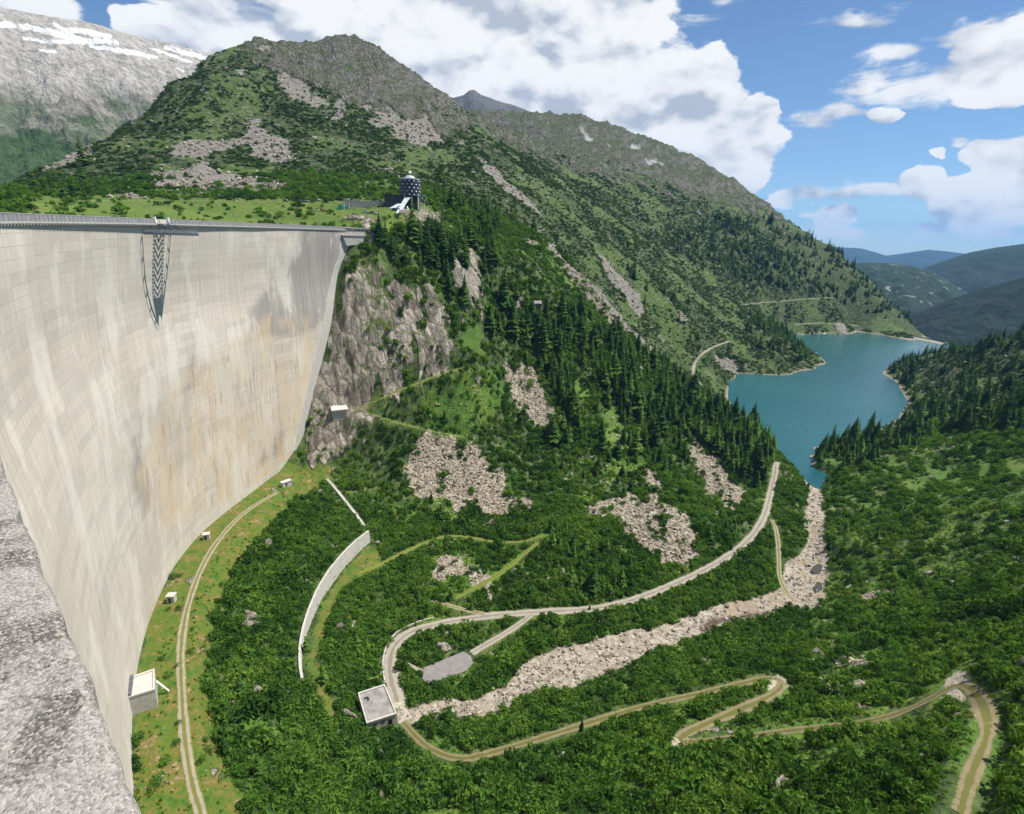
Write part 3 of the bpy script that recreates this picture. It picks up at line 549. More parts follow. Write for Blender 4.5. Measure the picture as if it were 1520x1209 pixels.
ledge = t.m('MULTIPLY', t.m('MULTIPLY', t.mapr(t.m('ADD', flat.outputs[2], t.m('MULTIPLY', t.m('SUBTRACT', nB, 0.5), 0.9)), 0.70, 0.86, 0, 1), far), 0.85)
rk = t.mix(ledge, rk, t.ramp(nC, [(0.4, (0.055, 0.085, 0.022)), (0.6, (0.11, 0.135, 0.045))]))
ra = t.mapr(t.m('ADD', t.attr('rock'), t.m('MULTIPLY', t.m('SUBTRACT', nB, 0.5), 0.8)), 0.35, 0.6, 0, 1, True)
col = t.mix(ra, col, rk)
# river bed: washed stones
vr = t.voro(P, 0.55, 'F1', 'Color'); sr = t.node('ShaderNodeSeparateColor'); t.put(sr.inputs[0], vr)
rv = t.ramp(t.m('ADD', t.m('MULTIPLY', sr.outputs[1], 0.5), t.m('MULTIPLY', nC, 0.5)), [(0.2, (0.15, 0.128, 0.10)), (0.5, (0.26, 0.228, 0.185)), (0.8, (0.38, 0.345, 0.295))])
rv = t.mix(t.mapr(t.noise(P, 0.05, 4, 0.6), 0.5, 0.62, 0, 0.6), rv, (0.24, 0.185, 0.125)); col = t.mix(t.mapr(t.m('ADD', t.attr('river'), t.m('MULTIPLY', t.m('SUBTRACT', nB, 0.5), 0.8)), 0.35, 0.6, 0, 1), col, rv)
col = t.mix(t.attr('snow'), col, (0.80, 0.82, 0.85))
col = t.mix(t.attr('dirt'), col, t.ramp(nC, [(0.4, (0.26, 0.225, 0.165)), (0.6, (0.40, 0.36, 0.29))])); col = t.mix(t.attr('shore'), col, (0.30, 0.265, 0.21))
col = t.mix(t.m('MULTIPLY', t.attr('wet'), 0.9), col, (0.055, 0.035, 0.025))
t.l.new(col, b.inputs['Base Color'])
h = t.m('ADD', t.m('MULTIPLY', nB, 1.0), t.m('ADD', t.m('MULTIPLY', nC, 0.45), t.m('MULTIPLY', t.m('MULTIPLY', t.m('ADD', nS, t.m('MULTIPLY', t.m('MINIMUM', vk, 0.3), 1.2)), ra), 2.2)))
h = t.m('ADD', h, t.m('MULTIPLY', t.m('MULTIPLY', vs2, -0.35), sa))
t.l.new(t.bump(h, 1.0, t.mapr(far, 0, 1, 1.4, 6.0)), b.inputs['Normal'])
_ribs = fbm(GB * np.maximum(GD, 300), GZ * 0.35 + GB * 300, 26, 5, 321, 0.58, True); _ribf = fbm(GB * GD + GZ * 0.6, GZ * 0.5, 70, 6, 323, 0.58, True)
_push = blur(ROCKW, 2) * calm * np.where(GD < 620, -6.0 * (_ribs - 0.25), -17 * (_ribf - 0.25)) * (1 - np.exp(-np.maximum(0, GZ) / 20))
TXX = GX + _push * np.sin(GB); TYY = GY + _push * np.cos(GB)
terrain = struct(mesh_ob('terrain', np.stack([TXX, TYY, GZ], -1).reshape(-1, 3), _faces, mg, smooth=True))
SNOWW = soft(region([[(862, 196), (872, 206), (880, 212), (868, 211)], [(898, 216), (908, 222), (904, 224)], [(938, 216), (950, 219), (942, 222)], [(955, 240), (968, 243), (985, 246), (990, 249), (962, 246)]], 1300, 2900), 1)
WET = soft(region([[(1035, 935), (1060, 918), (1120, 905), (1150, 902), (1130, 915), (1075, 935), (1050, 945)]], 0, 500) & (fbm(GX, GY, 7, 4, 91) > -0.1), 1)
for nm, A_ in (('grass', GRASSW), ('scree', SCREEW), ('rock', ROCKW), ('river', RIVERW), ('meadow', MEADW), ('far', sstep(GD, 470, 760)), ('high', sstep(GZ, 260, 560)), ('shore', soft(SHORE, 1) * (GD < 1750)), ('wet', WET), ('dirt', DIRTW), ('snow', SNOWW)):
    fattr(terrain, nm, A_)

# ------------------------------------------------------------------ lake
ml, t, b = new_mat('lake_water', 0.08)
geo = t.node('ShaderNodeNewGeometry'); P = geo.outputs['Position']
lw = t.ramp(t.noise(P, 0.004, 3, 0.5), [(0.3, (0.011, 0.066, 0.078)), (0.7, (0.016, 0.088, 0.094))])
t.l.new(lw, b.inputs['Base Color']); b.inputs['Specular IOR Level'].default_value = 0.5; b.inputs['Roughness'].default_value = 0.16
pw = t.mapping(P, scale=(1, 0.45, 1), rot=(0, 0, 0.5)); wv = t.m('ADD', t.noise(pw, 0.7, 5, 0.6), t.m('MULTIPLY', t.noise(pw, 0.12, 3, 0.5), 1.5))
t.l.new(t.bump(wv, 0.6, 0.9), b.inputs['Normal'])
lk = [(1222, 742), (1180, 726), (1110, 690), (1030, 610), (1045, 560), (1085, 546), (1150, 538), (1160, 500), (1190, 489), (1290, 487), (1400, 508), (1420, 520), (1380, 545), (1400, 600), (1350, 640), (1290, 700), (1240, 730)]
lkp = hit_z(np.array([a for a, _ in lk]), np.array([c for _, c in lk]), np.zeros(len(lk)))
lake = struct(mesh_ob('lake', lkp, [tuple(range(len(lk)))[::-1]], ml))
# pools left in the river bed
mp_, t, b = new_mat('river_water', 0.1); b.inputs['Base Color'].default_value = (0.05, 0.05, 0.035, 1)
def pool(px, z):
    q = hit_z(np.array([a for a, _ in px]), np.array([c for _, c in px]), np.full(len(px), z)); struct(mesh_ob('river_pool', q, [tuple(range(len(px)))[::-1]], mp_))
def smooth_poly(px, n=4):
    px = np.asarray(px, float)
    for _ in range(2): px = np.concatenate([np.stack([0.75 * px + 0.25 * np.roll(px, -1, 0), 0.25 * px + 0.75 * np.roll(px, -1, 0)], 1)]).reshape(-1, 2)
    return [tuple(q) for q in px]
for px in ([(1205, 842), (1216, 836), (1228, 842), (1230, 850), (1214, 852), (1204, 850)], [(1208, 868), (1218, 862), (1222, 875), (1220, 892), (1210, 886)], [(670, 1066), (700, 1060), (716, 1064), (690, 1072)]):
    g = ground(np.array([np.mean([a for a, _ in px])]), np.array([np.mean([c for _, c in px])]))[0]; pool(smooth_poly(px), g[2] + 0.35)

# ------------------------------------------------------------------ roads
def road_mat(name, c1, c2, strip=None, strip_w=0.25, edge=None):
    m, t, b = new_mat(name, 0.95); geo = t.node('ShaderNodeNewGeometry'); P = geo.outputs['Position']
    n1 = t.noise(P, 0.35, 6, 0.65); n2 = t.noise(P, 2.2, 4, 0.6); ac = t.attr('across')
    col = t.mix(t.m('ADD', t.m('MULTIPLY', n1, 0.6), t.m('MULTIPLY', n2, 0.4)), c1, c2)
    col = t.mix(t.mapr(t.m('ADD', t.m('MULTIPLY', n1, 0.5), t.m('MULTIPLY', n2, 0.5)), 0.25, 0.75), c1, c2)
    aa = t.m('ABSOLUTE', ac)
    if strip: col = t.mix(t.m('MULTIPLY', t.mapr(t.m('ADD', aa, t.m('MULTIPLY', t.m('SUBTRACT', n1, 0.5), 0.55)), strip_w, strip_w + 0.14, 1, 0, True), 0.92), col, strip)
    if edge: col = t.mix(t.mapr(t.m('ADD', aa, t.m('MULTIPLY', t.m('SUBTRACT', t.noise(P, 0.6, 6, 0.7), 0.5), 0.9)), 0.72, 0.92, 0, 1, True), col, edge)
    t.l.new(col, b.inputs['Base Color']); t.l.new(t.bump(n2, 0.4, 0.15), b.inputs['Normal']); return m
GR = (0.10, 0.17, 0.015)
RMAT = {'main': road_mat('gravel', (0.20, 0.182, 0.155), (0.30, 0.278, 0.242), (0.155, 0.14, 0.11), 0.12, (0.14, 0.13, 0.07)),
        'toe': road_mat('rutted_earth', (0.17, 0.14, 0.10), (0.30, 0.265, 0.215), (0.10, 0.11, 0.02), 0.22, (0.09, 0.125, 0.012)),
        'hair': road_mat('grassy_track', (0.125, 0.098, 0.052), (0.205, 0.172, 0.108), (0.085, 0.088, 0.017), 0.26, (0.062, 0.095, 0.014)),
        'path': road_mat('grassy_path', (0.10, 0.13, 0.016), (0.16, 0.16, 0.04), (0.08, 0.12, 0.012), 0.2, (0.065, 0.11, 0.011))}
def ribbon(name, line, half, mat, lift=0.14, nx=7, wob=0.18, vary=None):
    g = line; tn = np.gradient(g[:, :2], axis=0); tn /= np.linalg.norm(tn, axis=1)[:, None]; nr = np.stack([tn[:, 1], -tn[:, 0]], 1); n = len(g)
    hw = half * (1 + wob * gnoise(np.arange(n) * 0.13, np.zeros(n) + half, 3)); 
    if vary is not None: hw = hw * np.interp(np.linspace(0, 1, n), *vary)
    vs = []
    for k in np.linspace(-1, 1, nx):
        p = g[:, :2] + nr * (k * hw)[:, None]; zz = gz(p[:, 0], p[:, 1]) + lift * (1.0 if abs(k) < 0.99 else 0.2); vs.append(np.c_[p, zz])
    v = np.array(vs).reshape(-1, 3); f = []
    for k in range(nx - 1):
        i = np.arange(n - 1); f.append(np.stack([k * n + i, k * n + i + 1, (k + 1) * n + i + 1, (k + 1) * n + i], -1))
    o = mesh_ob(name, v, np.concatenate(f), mat, smooth=True); fattr(o, 'across', np.repeat(np.linspace(-1, 1, nx), n)); return struct(o)
for nm, rname, mk, vary in (('main', 'gravel_road', 'main', ([0, 0.06, 0.12, 1], [1.7, 1.35, 1.0, 1.0])), ('toe', 'rutted_track', 'toe', None), ('pad', 'gravel_road', 'main', None), ('padfoot', 'gravel_path', 'main', None), ('hair1', 'grassy_track', 'hair', ([0, 0.8, 0.86, 0.9, 0.97, 1], [1, 1, 1.5, 1.1, 1.2, 1.8])),
        ('hair2', 'grassy_track', 'hair', ([0, 0.05, 0.5, 0.62, 0.68, 0.75, 1], [1.6, 0.8, 0.9, 1.8, 2.2, 1.2, 1.1])), ('spur', 'rutted_track', 'toe', None), ('far', 'gravel_road', 'main', None), ('path', 'grassy_path', 'path', None), ('path2', 'grassy_path', 'path', None), ('path3', 'rutted_track', 'toe', None), ('plateau', 'gravel_road', 'main', None), ('terrace', 'gravel_road', 'main', None), ('terrace2', 'gravel_road', 'main', None), ('ledge', 'grassy_path', 'path', None), ('ledge2', 'grassy_path', 'path', None)):
    ribbon(rname, ROADS[nm][0], ROADS[nm][1], RMAT[mk], vary=vary)
# asphalt pad
mpad, t, b = new_mat('asphalt', 0.9); geo = t.node('ShaderNodeNewGeometry'); P = geo.outputs['Position']
n1 = t.noise(P, 0.25, 6, 0.6); n2 = t.noise(P, 3, 4, 0.6)
ca = t.ramp(t.m('ADD', t.m('MULTIPLY', n1, 0.7), t.m('MULTIPLY', n2, 0.3)), [(0.3, (0.13, 0.12, 0.125)), (0.6, (0.185, 0.175, 0.175)), (0.75, (0.25, 0.24, 0.225))])
crk = t.voro(t.vm('ADD', P, t.vm('SCALE', t.noise(P, 0.3, 3, 0.5, out='Color'), scale=4)), 0.09, 'DISTANCE_TO_EDGE'); ca = t.mix(t.mapr(crk, 0.0, 0.012, 0.6, 0), ca, (0.33, 0.27, 0.18))
t.l.new(ca, b.inputs['Base Color'])
padpx = [(629.5, 991), (688, 967.5), (699, 974), (702, 984), (692, 996), (636, 1016), (627, 1008)]

# ------------------------------------------------------------------ mountains farther away
def range_mesh(name, sil, dfront, zfront, mat, nb=420, nr=150, amp=60, scale=400, seed=0, back=0.35, rough_top=1.0, shape=1.1):
    P = np.array([hit_d(a, b_, d) for a, b_, d in sil]); brg = np.arctan2(P[:, 0], P[:, 1]); dd = np.hypot(P[:, 0], P[:, 1]); o = np.argsort(brg)
    bs = np.linspace(brg[o][0], brg[o][-1], nb); dr = np.interp(bs, brg[o], dd[o]); zr = np.interp(bs, brg[o], P[o, 2])
    t_ = np.linspace(0, 1, nr); tb = np.linspace(0, 1, nr // 4)[1:]
    B, Tt = np.meshgrid(bs, t_, indexing='ij'); dF = dfront + (dr[:, None] - dfront) * Tt; zF = zfront + (zr[:, None] - zfront) * Tt ** shape
    B2, T2 = np.meshgrid(bs, tb, indexing='ij'); dB = dr[:, None] * (1 + back * T2); zB = zr[:, None] - (zr[:, None] - zfront) * T2 * 0.7
    Bx = np.concatenate([B, B2], 1); Dx = np.concatenate([dF, dB], 1); Zx = np.concatenate([zF, zB], 1)
    X = Dx * np.sin(Bx); Y = Dx * np.cos(Bx)
    env = np.concatenate([np.sin(np.clip(Tt, 0, 1) * math.pi) ** 0.7 + 0.10 * rough_top * Tt, np.full_like(T2, 0.10 * rough_top) + T2 * 0.5], 1)
    nz = fbm(X, Y, scale, 7, 101 + seed, 0.55, True) - 0.35
    Z = Zx + amp * env * nz
    n0, n1 = X.shape; ii = np.arange(n0 * n1).reshape(n0, n1); ff = np.stack([ii[:-1, :-1], ii[1:, :-1], ii[1:, 1:], ii[:-1, 1:]], -1).reshape(-1, 4)
    ob = struct(mesh_ob(name, np.stack([X, Y, Z], -1).reshape(-1, 3), ff, mat, smooth=True))
    return ob, X, Y, Z
def forest_mat(name, dark, light, scale, rockiness=0.0, bdist=8):
    m, t, b = new_mat(name, 1.0); geo = t.node('ShaderNodeNewGeometry'); P = geo.outputs['Position']
    n1 = t.noise(P, scale, 9, 0.7); n2 = t.noise(P, scale * 6, 6, 0.7)
    col = t.ramp(t.m('ADD', t.m('MULTIPLY', n1, 0.5), t.m('MULTIPLY', n2, 0.5)), [(0.36, dark), (0.52, tuple(0.5 * (p + q) for p, q in zip(dark, light))), (0.66, light)])
    if rockiness: col = t.mix(t.mapr(n1, 0.62 - rockiness, 0.68 - rockiness, 0, 1), col, (0.30, 0.28, 0.25))
    t.l.new(col, b.inputs['Base Color']); t.l.new(t.bump(n2, 1.0, bdist), b.inputs['Normal']); return m
# snowy mountain at the left
msn, t, b = new_mat('snowy_rock', 0.95); geo = t.node('ShaderNodeNewGeometry'); P = geo.outputs['Position']; nrm = t.node('ShaderNodeSeparateXYZ'); t.put(nrm.inputs[0], geo.outputs['Normal'])
n1 = t.noise(P, 0.006, 9, 0.66); n2 = t.noise(P, 0.045, 8, 0.7); n3 = t.noise(t.mapping(P, scale=(1, 1, 0.35), rot=(0, 0.5, 0.3)), 0.03, 8, 0.7, 0.6); hg = t.attr('height')
gr = t.ramp(n2, [(0.35, (0.035, 0.075, 0.020)), (0.6, (0.07, 0.13, 0.035))])
rc = t.ramp(t.m('ADD', t.m('MULTIPLY', n3, 0.55), t.m('MULTIPLY', n2, 0.45)), [(0.38, (0.14, 0.13, 0.11)), (0.5, (0.29, 0.27, 0.235)), (0.62, (0.47, 0.445, 0.40))])
rcl = t.ramp(t.m('ADD', t.m('MULTIPLY', n3, 0.4), t.m('MULTIPLY', n2, 0.6)), [(0.38, (0.27, 0.255, 0.23)), (0.5, (0.44, 0.42, 0.385)), (0.62, (0.60, 0.58, 0.55))])
ro = t.mix(t.mapr(hg, 0.42, 0.62, 0, 1, True), rc, rcl)
gm = t.mapr(t.m('ADD', hg, t.m('MULTIPLY', t.m('SUBTRACT', n1, 0.5), 1.5)), 0.22, 0.40, 1, 0, True)
gm = t.m('MAXIMUM', gm, t.m('MULTIPLY', t.mapr(t.m('ADD', n1, t.m('MULTIPLY', n2, 0.2)), 0.60, 0.68, 0, 0.7), t.mapr(hg, 0.45, 0.6, 1, 0)))
colm = t.mix(gm, ro, gr)
colm = t.mix(t.mapr(t.m('ADD', t.attr('snow'), t.m('MULTIPLY', t.m('SUBTRACT', n2, 0.5), 1.1)), 0.42, 0.55, 0, 1), colm, (0.82, 0.84, 0.87))
t.l.new(colm, b.inputs['Base Color']); t.l.new(t.bump(t.m('ADD', t.m('MULTIPLY', n2, 0.8), n3), 1.0, 26), b.inputs['Normal'])
SNOWSIL = [(-160, -20, 2500), (-60, 2, 2550), (31, 18, 2600), (90, 28, 2600), (150, 38, 2650), (190, 52, 2650), (235, 58, 2700), (265, 66, 2700), (300, 76, 2700), (330, 80, 2700), (375, 84, 2750), (440, 100, 2800), (520, 130, 2800)]
ob, X, Y, Z = range_mesh('snowy_mountain', SNOWSIL, 1350, 30, msn, 460, 230, 120, 420, 1, shape=1.15)
u_, v_ = proj(X, Y, Z); ju = u_ + 12 * fbm(X, Y, 160, 4, 131); jv = v_ + 5 * fbm(X, Y, 100, 5, 132)
sn = np.zeros(X.shape, bool)
for p in ([(30, 33), (70, 40), (120, 56), (180, 60), (180, 66), (110, 65), (60, 49), (30, 41)], [(-40, 30), (20, 34), (30, 42), (-40, 40)], [(130, 66), (190, 72), (235, 84), (230, 88), (180, 78), (130, 71)], [(80, 30), (92, 40), (130, 44), (165, 52), (168, 60), (135, 54), (95, 48), (78, 38)], [(30, 54), (70, 60), (120, 62), (110, 66), (60, 64), (30, 60)], [(240, 70), (290, 78), (325, 86), (320, 90), (280, 84), (240, 74)], [(215, 68), (260, 82), (290, 92), (280, 93), (240, 80)], [(150, 70), (185, 76), (180, 79), (150, 73)], [(200, 78), (225, 86), (220, 88)], [(255, 98), (275, 104), (270, 107)], [(60, 72), (100, 78), (98, 81), (62, 76)]):
    sn |= inpoly(ju, jv, p)
fattr(ob, 'snow', soft(sn, 1)); fattr(ob, 'height', np.clip(1 - (v_ - 30) / 230.0, 0, 1))
mdist = forest_mat('distant_rock', (0.05, 0.055, 0.06), (0.16, 0.155, 0.15), 0.01, 0, 20)
range_mesh('distant_peaks', [(640, 158, 3900), (672, 146, 4000), (688, 142, 4000), (697, 134.5, 4000), (704, 134, 4000), (714, 141, 4000), (740, 150, 4050), (765, 157, 4100), (785, 165, 4100), (805, 171, 4100), (850, 178, 4100), (900, 200, 4100), (960, 230, 4100)], 2600, 200, mdist, 260, 70, 90, 350, 5, rough_top=0.6)
fdark = forest_mat('valley_forest', (0.004, 0.014, 0.013), (0.011, 0.034, 0.027), 0.02)
range_mesh('wooded_ridge', [(1280, 500, 2500), (1345, 471, 2550), (1380, 457, 2600), (1420, 441, 2600), (1455, 430, 2650), (1490, 420, 2650), (1560, 400, 2700), (1680, 370, 2700)], 2150, -150, fdark, 240, 90, 40, 260, 9, shape=0.9, rough_top=0.8)
frock = forest_mat('far_forest', (0.005, 0.017, 0.012), (0.018, 0.048, 0.028), 0.018, 0.03)
range_mesh('wooded_hill', [(1170, 380, 3700), (1215, 384, 3700), (1245, 389, 3700), (1275, 391, 3750), (1310, 391, 3800), (1345, 393, 3800), (1380, 402, 3800), (1405, 416, 3800), (1432, 432, 3800), (1470, 465, 3800), (1540, 520, 3800)], 2300, -120, frock, 240, 90, 60, 330, 12, shape=0.8, rough_top=0.6)
range_mesh('far_ridge', [(1300, 430, 5600), (1378, 396, 5600), (1400, 388, 5600), (1440, 375, 5700), (1480, 367.5, 5700), (1530, 361, 5800), (1640, 345, 5800)], 3600, -300, fdark, 200, 70, 90, 600, 15, shape=0.9, rough_top=0.3)
range_mesh('horizon_mountains', [(1080, 378, 16000), (1200, 370, 16000), (1245, 367, 16000), (1278, 369, 16000), (1300, 375, 16000), (1315, 380, 16000), (1345, 376, 16000), (1378, 371, 16000), (1410, 374, 16000), (1450, 379, 16000), (1550, 376, 16000), (1680, 380, 16000)], 10500, -560, fdark, 200, 50, 160, 1400, 18, shape=0.9, rough_top=0.25)
# valley floor far below between the near ground and the horizon
struct(mesh_ob('valley_floor', [(-13000, -3000, -620), (16000, -3000, -620), (16000, 16000, -620), (-13000, 16000, -620)], [(0, 1, 2, 3)], fdark))
# ------------------------------------------------------------------ haze over the whole valley
bpy_h = bmesh.new(); bmesh.ops.create_cube(bpy_h, size=1.0)
hm = bpy.data.meshes.new('haze'); bpy_h.to_mesh(hm); bpy_h.free(); haze = bpy.data.objects.new('haze', hm); COL.objects.link(haze)
haze.scale = (42000, 32000, 2010); haze.location = (1000, 9500, 345); haze['kind'] = 'stuff'
mh = bpy.data.materials.new('haze'); mh.use_nodes = True; hn = NT(mh.node_tree); hn.n.clear()
vp = hn.node('ShaderNodeVolumePrincipled'); vp.inputs['Color'].default_value = (0.22, 0.52, 1.0, 1); vp.inputs['Density'].default_value = 3.6e-5; vp.inputs['Anisotropy'].default_value = 0.0
ho = hn.node('ShaderNodeOutputMaterial'); hn.l.new(vp.outputs[0], ho.inputs['Volume']); hm.materials.append(mh)

# ------------------------------------------------------------------ the dam
class MB:
    """collects boxes, prisms and tubes into one mesh"""
    def __init__(s): s.v = []; s.f = []
    def add(s, verts, faces):
        o = len(s.v); s.v += [tuple(map(float, p)) for p in verts]; s.f += [tuple(i + o for i in f) for f in faces]; return s
    def box(s, c, size, rz=0.0, top=1.0):
        x, y, z = size[0] / 2, size[1] / 2, size[2]; ca, sa = math.cos(rz), math.sin(rz); vs = []
        for zz, k in ((0, 1.0), (z, top)):
            for px, py in ((-x, -y), (x, -y), (x, y), (-x, y)):
                px *= k; py *= k; vs.append((c[0] + px * ca - py * sa, c[1] + px * sa + py * ca, c[2] + zz))
        return s.add(vs, [(3, 2, 1, 0), (4, 5, 6, 7), (0, 1, 5, 4), (1, 2, 6, 5), (2, 3, 7, 6), (3, 0, 4, 7)])
    def bar(s, a, b, w, h=None):
        a = Vector(a); b = Vector(b); h = h or w; d = (b - a); d.normalize()
        sd = d.cross(Vector((0, 0, 1))); 
        if sd.length < 1e-3: sd = Vector((1, 0, 0))
        sd.normalize(); up = sd.cross(d); vs = []
        for p in (a, b):
            for i, j in ((-1, -1), (1, -1), (1, 1), (-1, 1)): vs.append(p + sd * (i * w / 2) + up * (j * h / 2))
        return s.add(vs, [(0, 1, 2, 3), (7, 6, 5, 4), (0, 4, 5, 1), (1, 5, 6, 2), (2, 6, 7, 3), (3, 7, 4, 0)])
    def prism(s, poly, z0, z1):                          # vertical prism over a polygon, counter-clockwise seen from above
        poly = [tuple(p[:2]) for p in poly]; n = len(poly)
        if sum(poly[i][0] * poly[(i + 1) % n][1] - poly[(i + 1) % n][0] * poly[i][1] for i in range(n)) < 0: poly = poly[::-1]
        za = z0 if hasattr(z0, '__len__') else [z0] * n; zb = z1 if hasattr(z1, '__len__') else [z1] * n
        return s.add([(p[0], p[1], z) for p, z in zip(poly, za)] + [(p[0], p[1], z) for p, z in zip(poly, zb)],
                     [tuple(range(n))[::-1], tuple(range(n, 2 * n))] + [(i, (i + 1) % n, n + (i + 1) % n, n + i) for i in range(n)])
    def lathe(s, c, prof, n=24):
        vs = []; k = len(prof); fs = []
        for r, z in prof:
            for i in range(n): a = 2 * math.pi * i / n; vs.append((c[0] + r * math.cos(a), c[1] + r * math.sin(a), c[2] + z))
        for j in range(k - 1):
            for i in range(n): fs.append((j * n + i, j * n + (i + 1) % n, (j + 1) * n + (i + 1) % n, (j + 1) * n + i))
        fs += [tuple(range(n))[::-1], tuple((k - 1) * n + i for i in range(n))]
        return s.add(vs, fs)
    def build(s, name, mat, parent=None, smooth=False):
        o = mesh_ob(name, s.v, s.f, mat, parent, smooth)
        root = parent
        while root is not None and root.parent is not None: root = root.parent
        if root is not None and root.type == 'EMPTY':       # vertices were given in world space
            o.data.transform(Matrix.LocRotScale(root.location, root.rotation_euler, None).inverted())
        return o
def pol(phi, r, z): a = math.radians(phi); return (DC[0] + r * math.sin(a), DC[1] + r * math.cos(a), z)
# weathered concrete; 's' runs along the arch, 'h' is height, the rust and lime marks come from seepage at the lift joints
mcon, t, b = new_mat('dam_concrete', 0.92)
s_ = t.attr('along'); h_ = t.attr('height'); cmb = t.node('ShaderNodeCombineXYZ'); t.put(cmb.inputs[0], s_); t.put(cmb.inputs[1], h_); SH = cmb.outputs[0]
broad = t.noise(SH, 0.016, 6, 0.62); fine = t.noise(SH, 0.5, 7, 0.7); runs = t.noise(t.mapping(SH, scale=(0.85, 0.016, 1)), 1.0, 8, 0.72); runs2 = t.noise(t.mapping(SH, scale=(0.16, 0.012, 1), loc=(7, 3, 0)), 1.0, 5, 0.6)
cc = t.ramp(t.m('ADD', t.m('MULTIPLY', broad, 0.40), t.m('ADD', t.m('MULTIPLY', runs, 0.45), t.m('MULTIPLY', fine, 0.15))), [(0.40, (0.41, 0.372, 0.315)), (0.5, (0.50, 0.46, 0.40)), (0.60, (0.58, 0.545, 0.485))])
cc = t.mix(t.m('MULTIPLY', t.m('SUBTRACT', t.attr('tint'), 0.5), 0.9), cc, (0.36, 0.34, 0.305))
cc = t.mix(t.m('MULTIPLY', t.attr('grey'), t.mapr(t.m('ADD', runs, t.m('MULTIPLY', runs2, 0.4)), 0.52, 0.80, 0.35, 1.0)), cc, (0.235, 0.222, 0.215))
rustm = t.m('MULTIPLY', t.attr('rust'), t.mapr(t.m('ADD', t.m('MULTIPLY', runs, 0.5), t.m('MULTIPLY', runs2, 0.5)), 0.46, 0.60, 0, 1, True))
wash = t.m('MULTIPLY', t.attr('rust'), t.mapr(t.noise(t.mapping(SH, scale=(0.06, 0.022, 1), loc=(11, 4, 0)), 1.0, 6, 0.65), 0.42, 0.58, 0, 1, True))
cc = t.mix(t.m('MULTIPLY', wash, 0.5), cc, (0.58, 0.47, 0.33))
pale = t.mapr(t.noise(t.mapping(SH, scale=(0.05, 0.02, 1), loc=(41, 14, 0)), 1.0, 6, 0.65), 0.50, 0.62, 0, 0.6, True); cc = t.mix(pale, cc, (0.63, 0.60, 0.54))
cc = t.mix(t.m('MULTIPLY', rustm, 0.45), cc, (0.47, 0.33, 0.185))
cc = t.mix(t.m('MULTIPLY', t.m('MULTIPLY', t.attr('rust'), t.mapr(t.noise(t.mapping(SH, scale=(0.8, 0.05, 1), loc=(31, 9, 0)), 1.0, 6, 0.7), 0.565, 0.66, 0, 1)), 0.85), cc, (0.27, 0.175, 0.09))
# lime bloom hanging from lift joints
lf = t.m('FRACT', t.m('DIVIDE', h_, 3.0)); hang = t.m('MULTIPLY', t.mapr(lf, 0.15, 1.0, 0, 1), t.mapr(t.noise(t.mapping(SH, scale=(0.35, 0.085, 1), loc=(3, 50, 0)), 1.0, 6, 0.7), 0.62, 0.72, 0, 1))
cc = t.mix(t.m('MULTIPLY', hang, t.m('ADD', 0.18, t.m('MULTIPLY', t.attr('seep'), 0.75))), cc, (0.70, 0.69, 0.67))
dk = t.m('MULTIPLY', t.mapr(t.noise(t.mapping(SH, scale=(0.5, 0.045, 1), loc=(60, 20, 0)), 1.0, 6, 0.7), 0.60, 0.70, 0, 1), t.m('ADD', 0.10, t.m('MULTIPLY', t.attr('seep'), 0.5)))
cc = t.mix(dk, cc, (0.27, 0.25, 0.22))
jl = t.m('ABSOLUTE', t.m('SUBTRACT', lf, 0.02)); jmask = t.m('MULTIPLY', t.mapr(jl, 0.0, 0.05, 1, 0), t.mapr(t.noise(SH, 0.06, 4, 0.6), 0.42, 0.60, 0.15, 0.85))
cc = t.mix(jmask, cc, (0.27, 0.255, 0.23))
t.l.new(cc, b.inputs['Base Color']); t.l.new(t.bump(t.m('ADD', fine, t.m('MULTIPLY', runs, 0.6)), 0.35, 0.12), b.inputs['Normal'])
mgrey, t, b = new_mat('grey_concrete', 0.9); P = t.node('ShaderNodeNewGeometry').outputs['Position']
t.l.new(t.ramp(t.noise(P, 0.8, 7, 0.7), [(0.3, (0.33, 0.32, 0.30)), (0.7, (0.47, 0.455, 0.43))]), b.inputs['Base Color']); t.l.new(t.bump(t.noise(P, 4, 5, 0.6), 0.3, 0.05), b.inputs['Normal'])
mlight, t, b = new_mat('pale_concrete', 0.9); P = t.node('ShaderNodeNewGeometry').outputs['Position']
t.l.new(t.ramp(t.m('ADD', t.m('MULTIPLY', t.noise(P, 0.6, 7, 0.7), 0.6), t.m('MULTIPLY', t.noise(t.mapping(P, scale=(1, 1, 0.15)), 2.5, 5, 0.6), 0.4)), [(0.35, (0.31, 0.30, 0.275)), (0.62, (0.47, 0.46, 0.43))]), b.inputs['Base Color'])
mpar, t, b = new_mat('parapet_panel', 0.7); P = t.node('ShaderNodeNewGeometry').outputs['Position']
t.l.new(t.ramp(t.noise(P, 0.5, 5, 0.6), [(0.3, (0.20, 0.205, 0.22)), (0.7, (0.29, 0.295, 0.31))]), b.inputs['Base Color'])
def plain(name, c, rough=0.6, metal=0.0, var=0.25, scale=1.5):
    m, t, b = new_mat(name, rough); b.inputs['Metallic'].default_value = metal; P = t.node('ShaderNodeNewGeometry').outputs['Position']
    t.l.new(t.ramp(t.noise(P, scale, 6, 0.65), [(0.3, tuple(x * (1 - var) for x in c)), (0.7, tuple(min(1, x * (1 + var)) for x in c))]), b.inputs['Base Color']); return m
msteel = plain('galvanised_steel', (0.10, 0.115, 0.125), 0.5, 0.2); mdark = plain('dark_opening', (0.02, 0.02, 0.022), 0.5); mglass = plain('window_glass', (0.045, 0.06, 0.075), 0.12); mwhite = plain('white_paint', (0.75, 0.75, 0.73), 0.5, 0, 0.08)
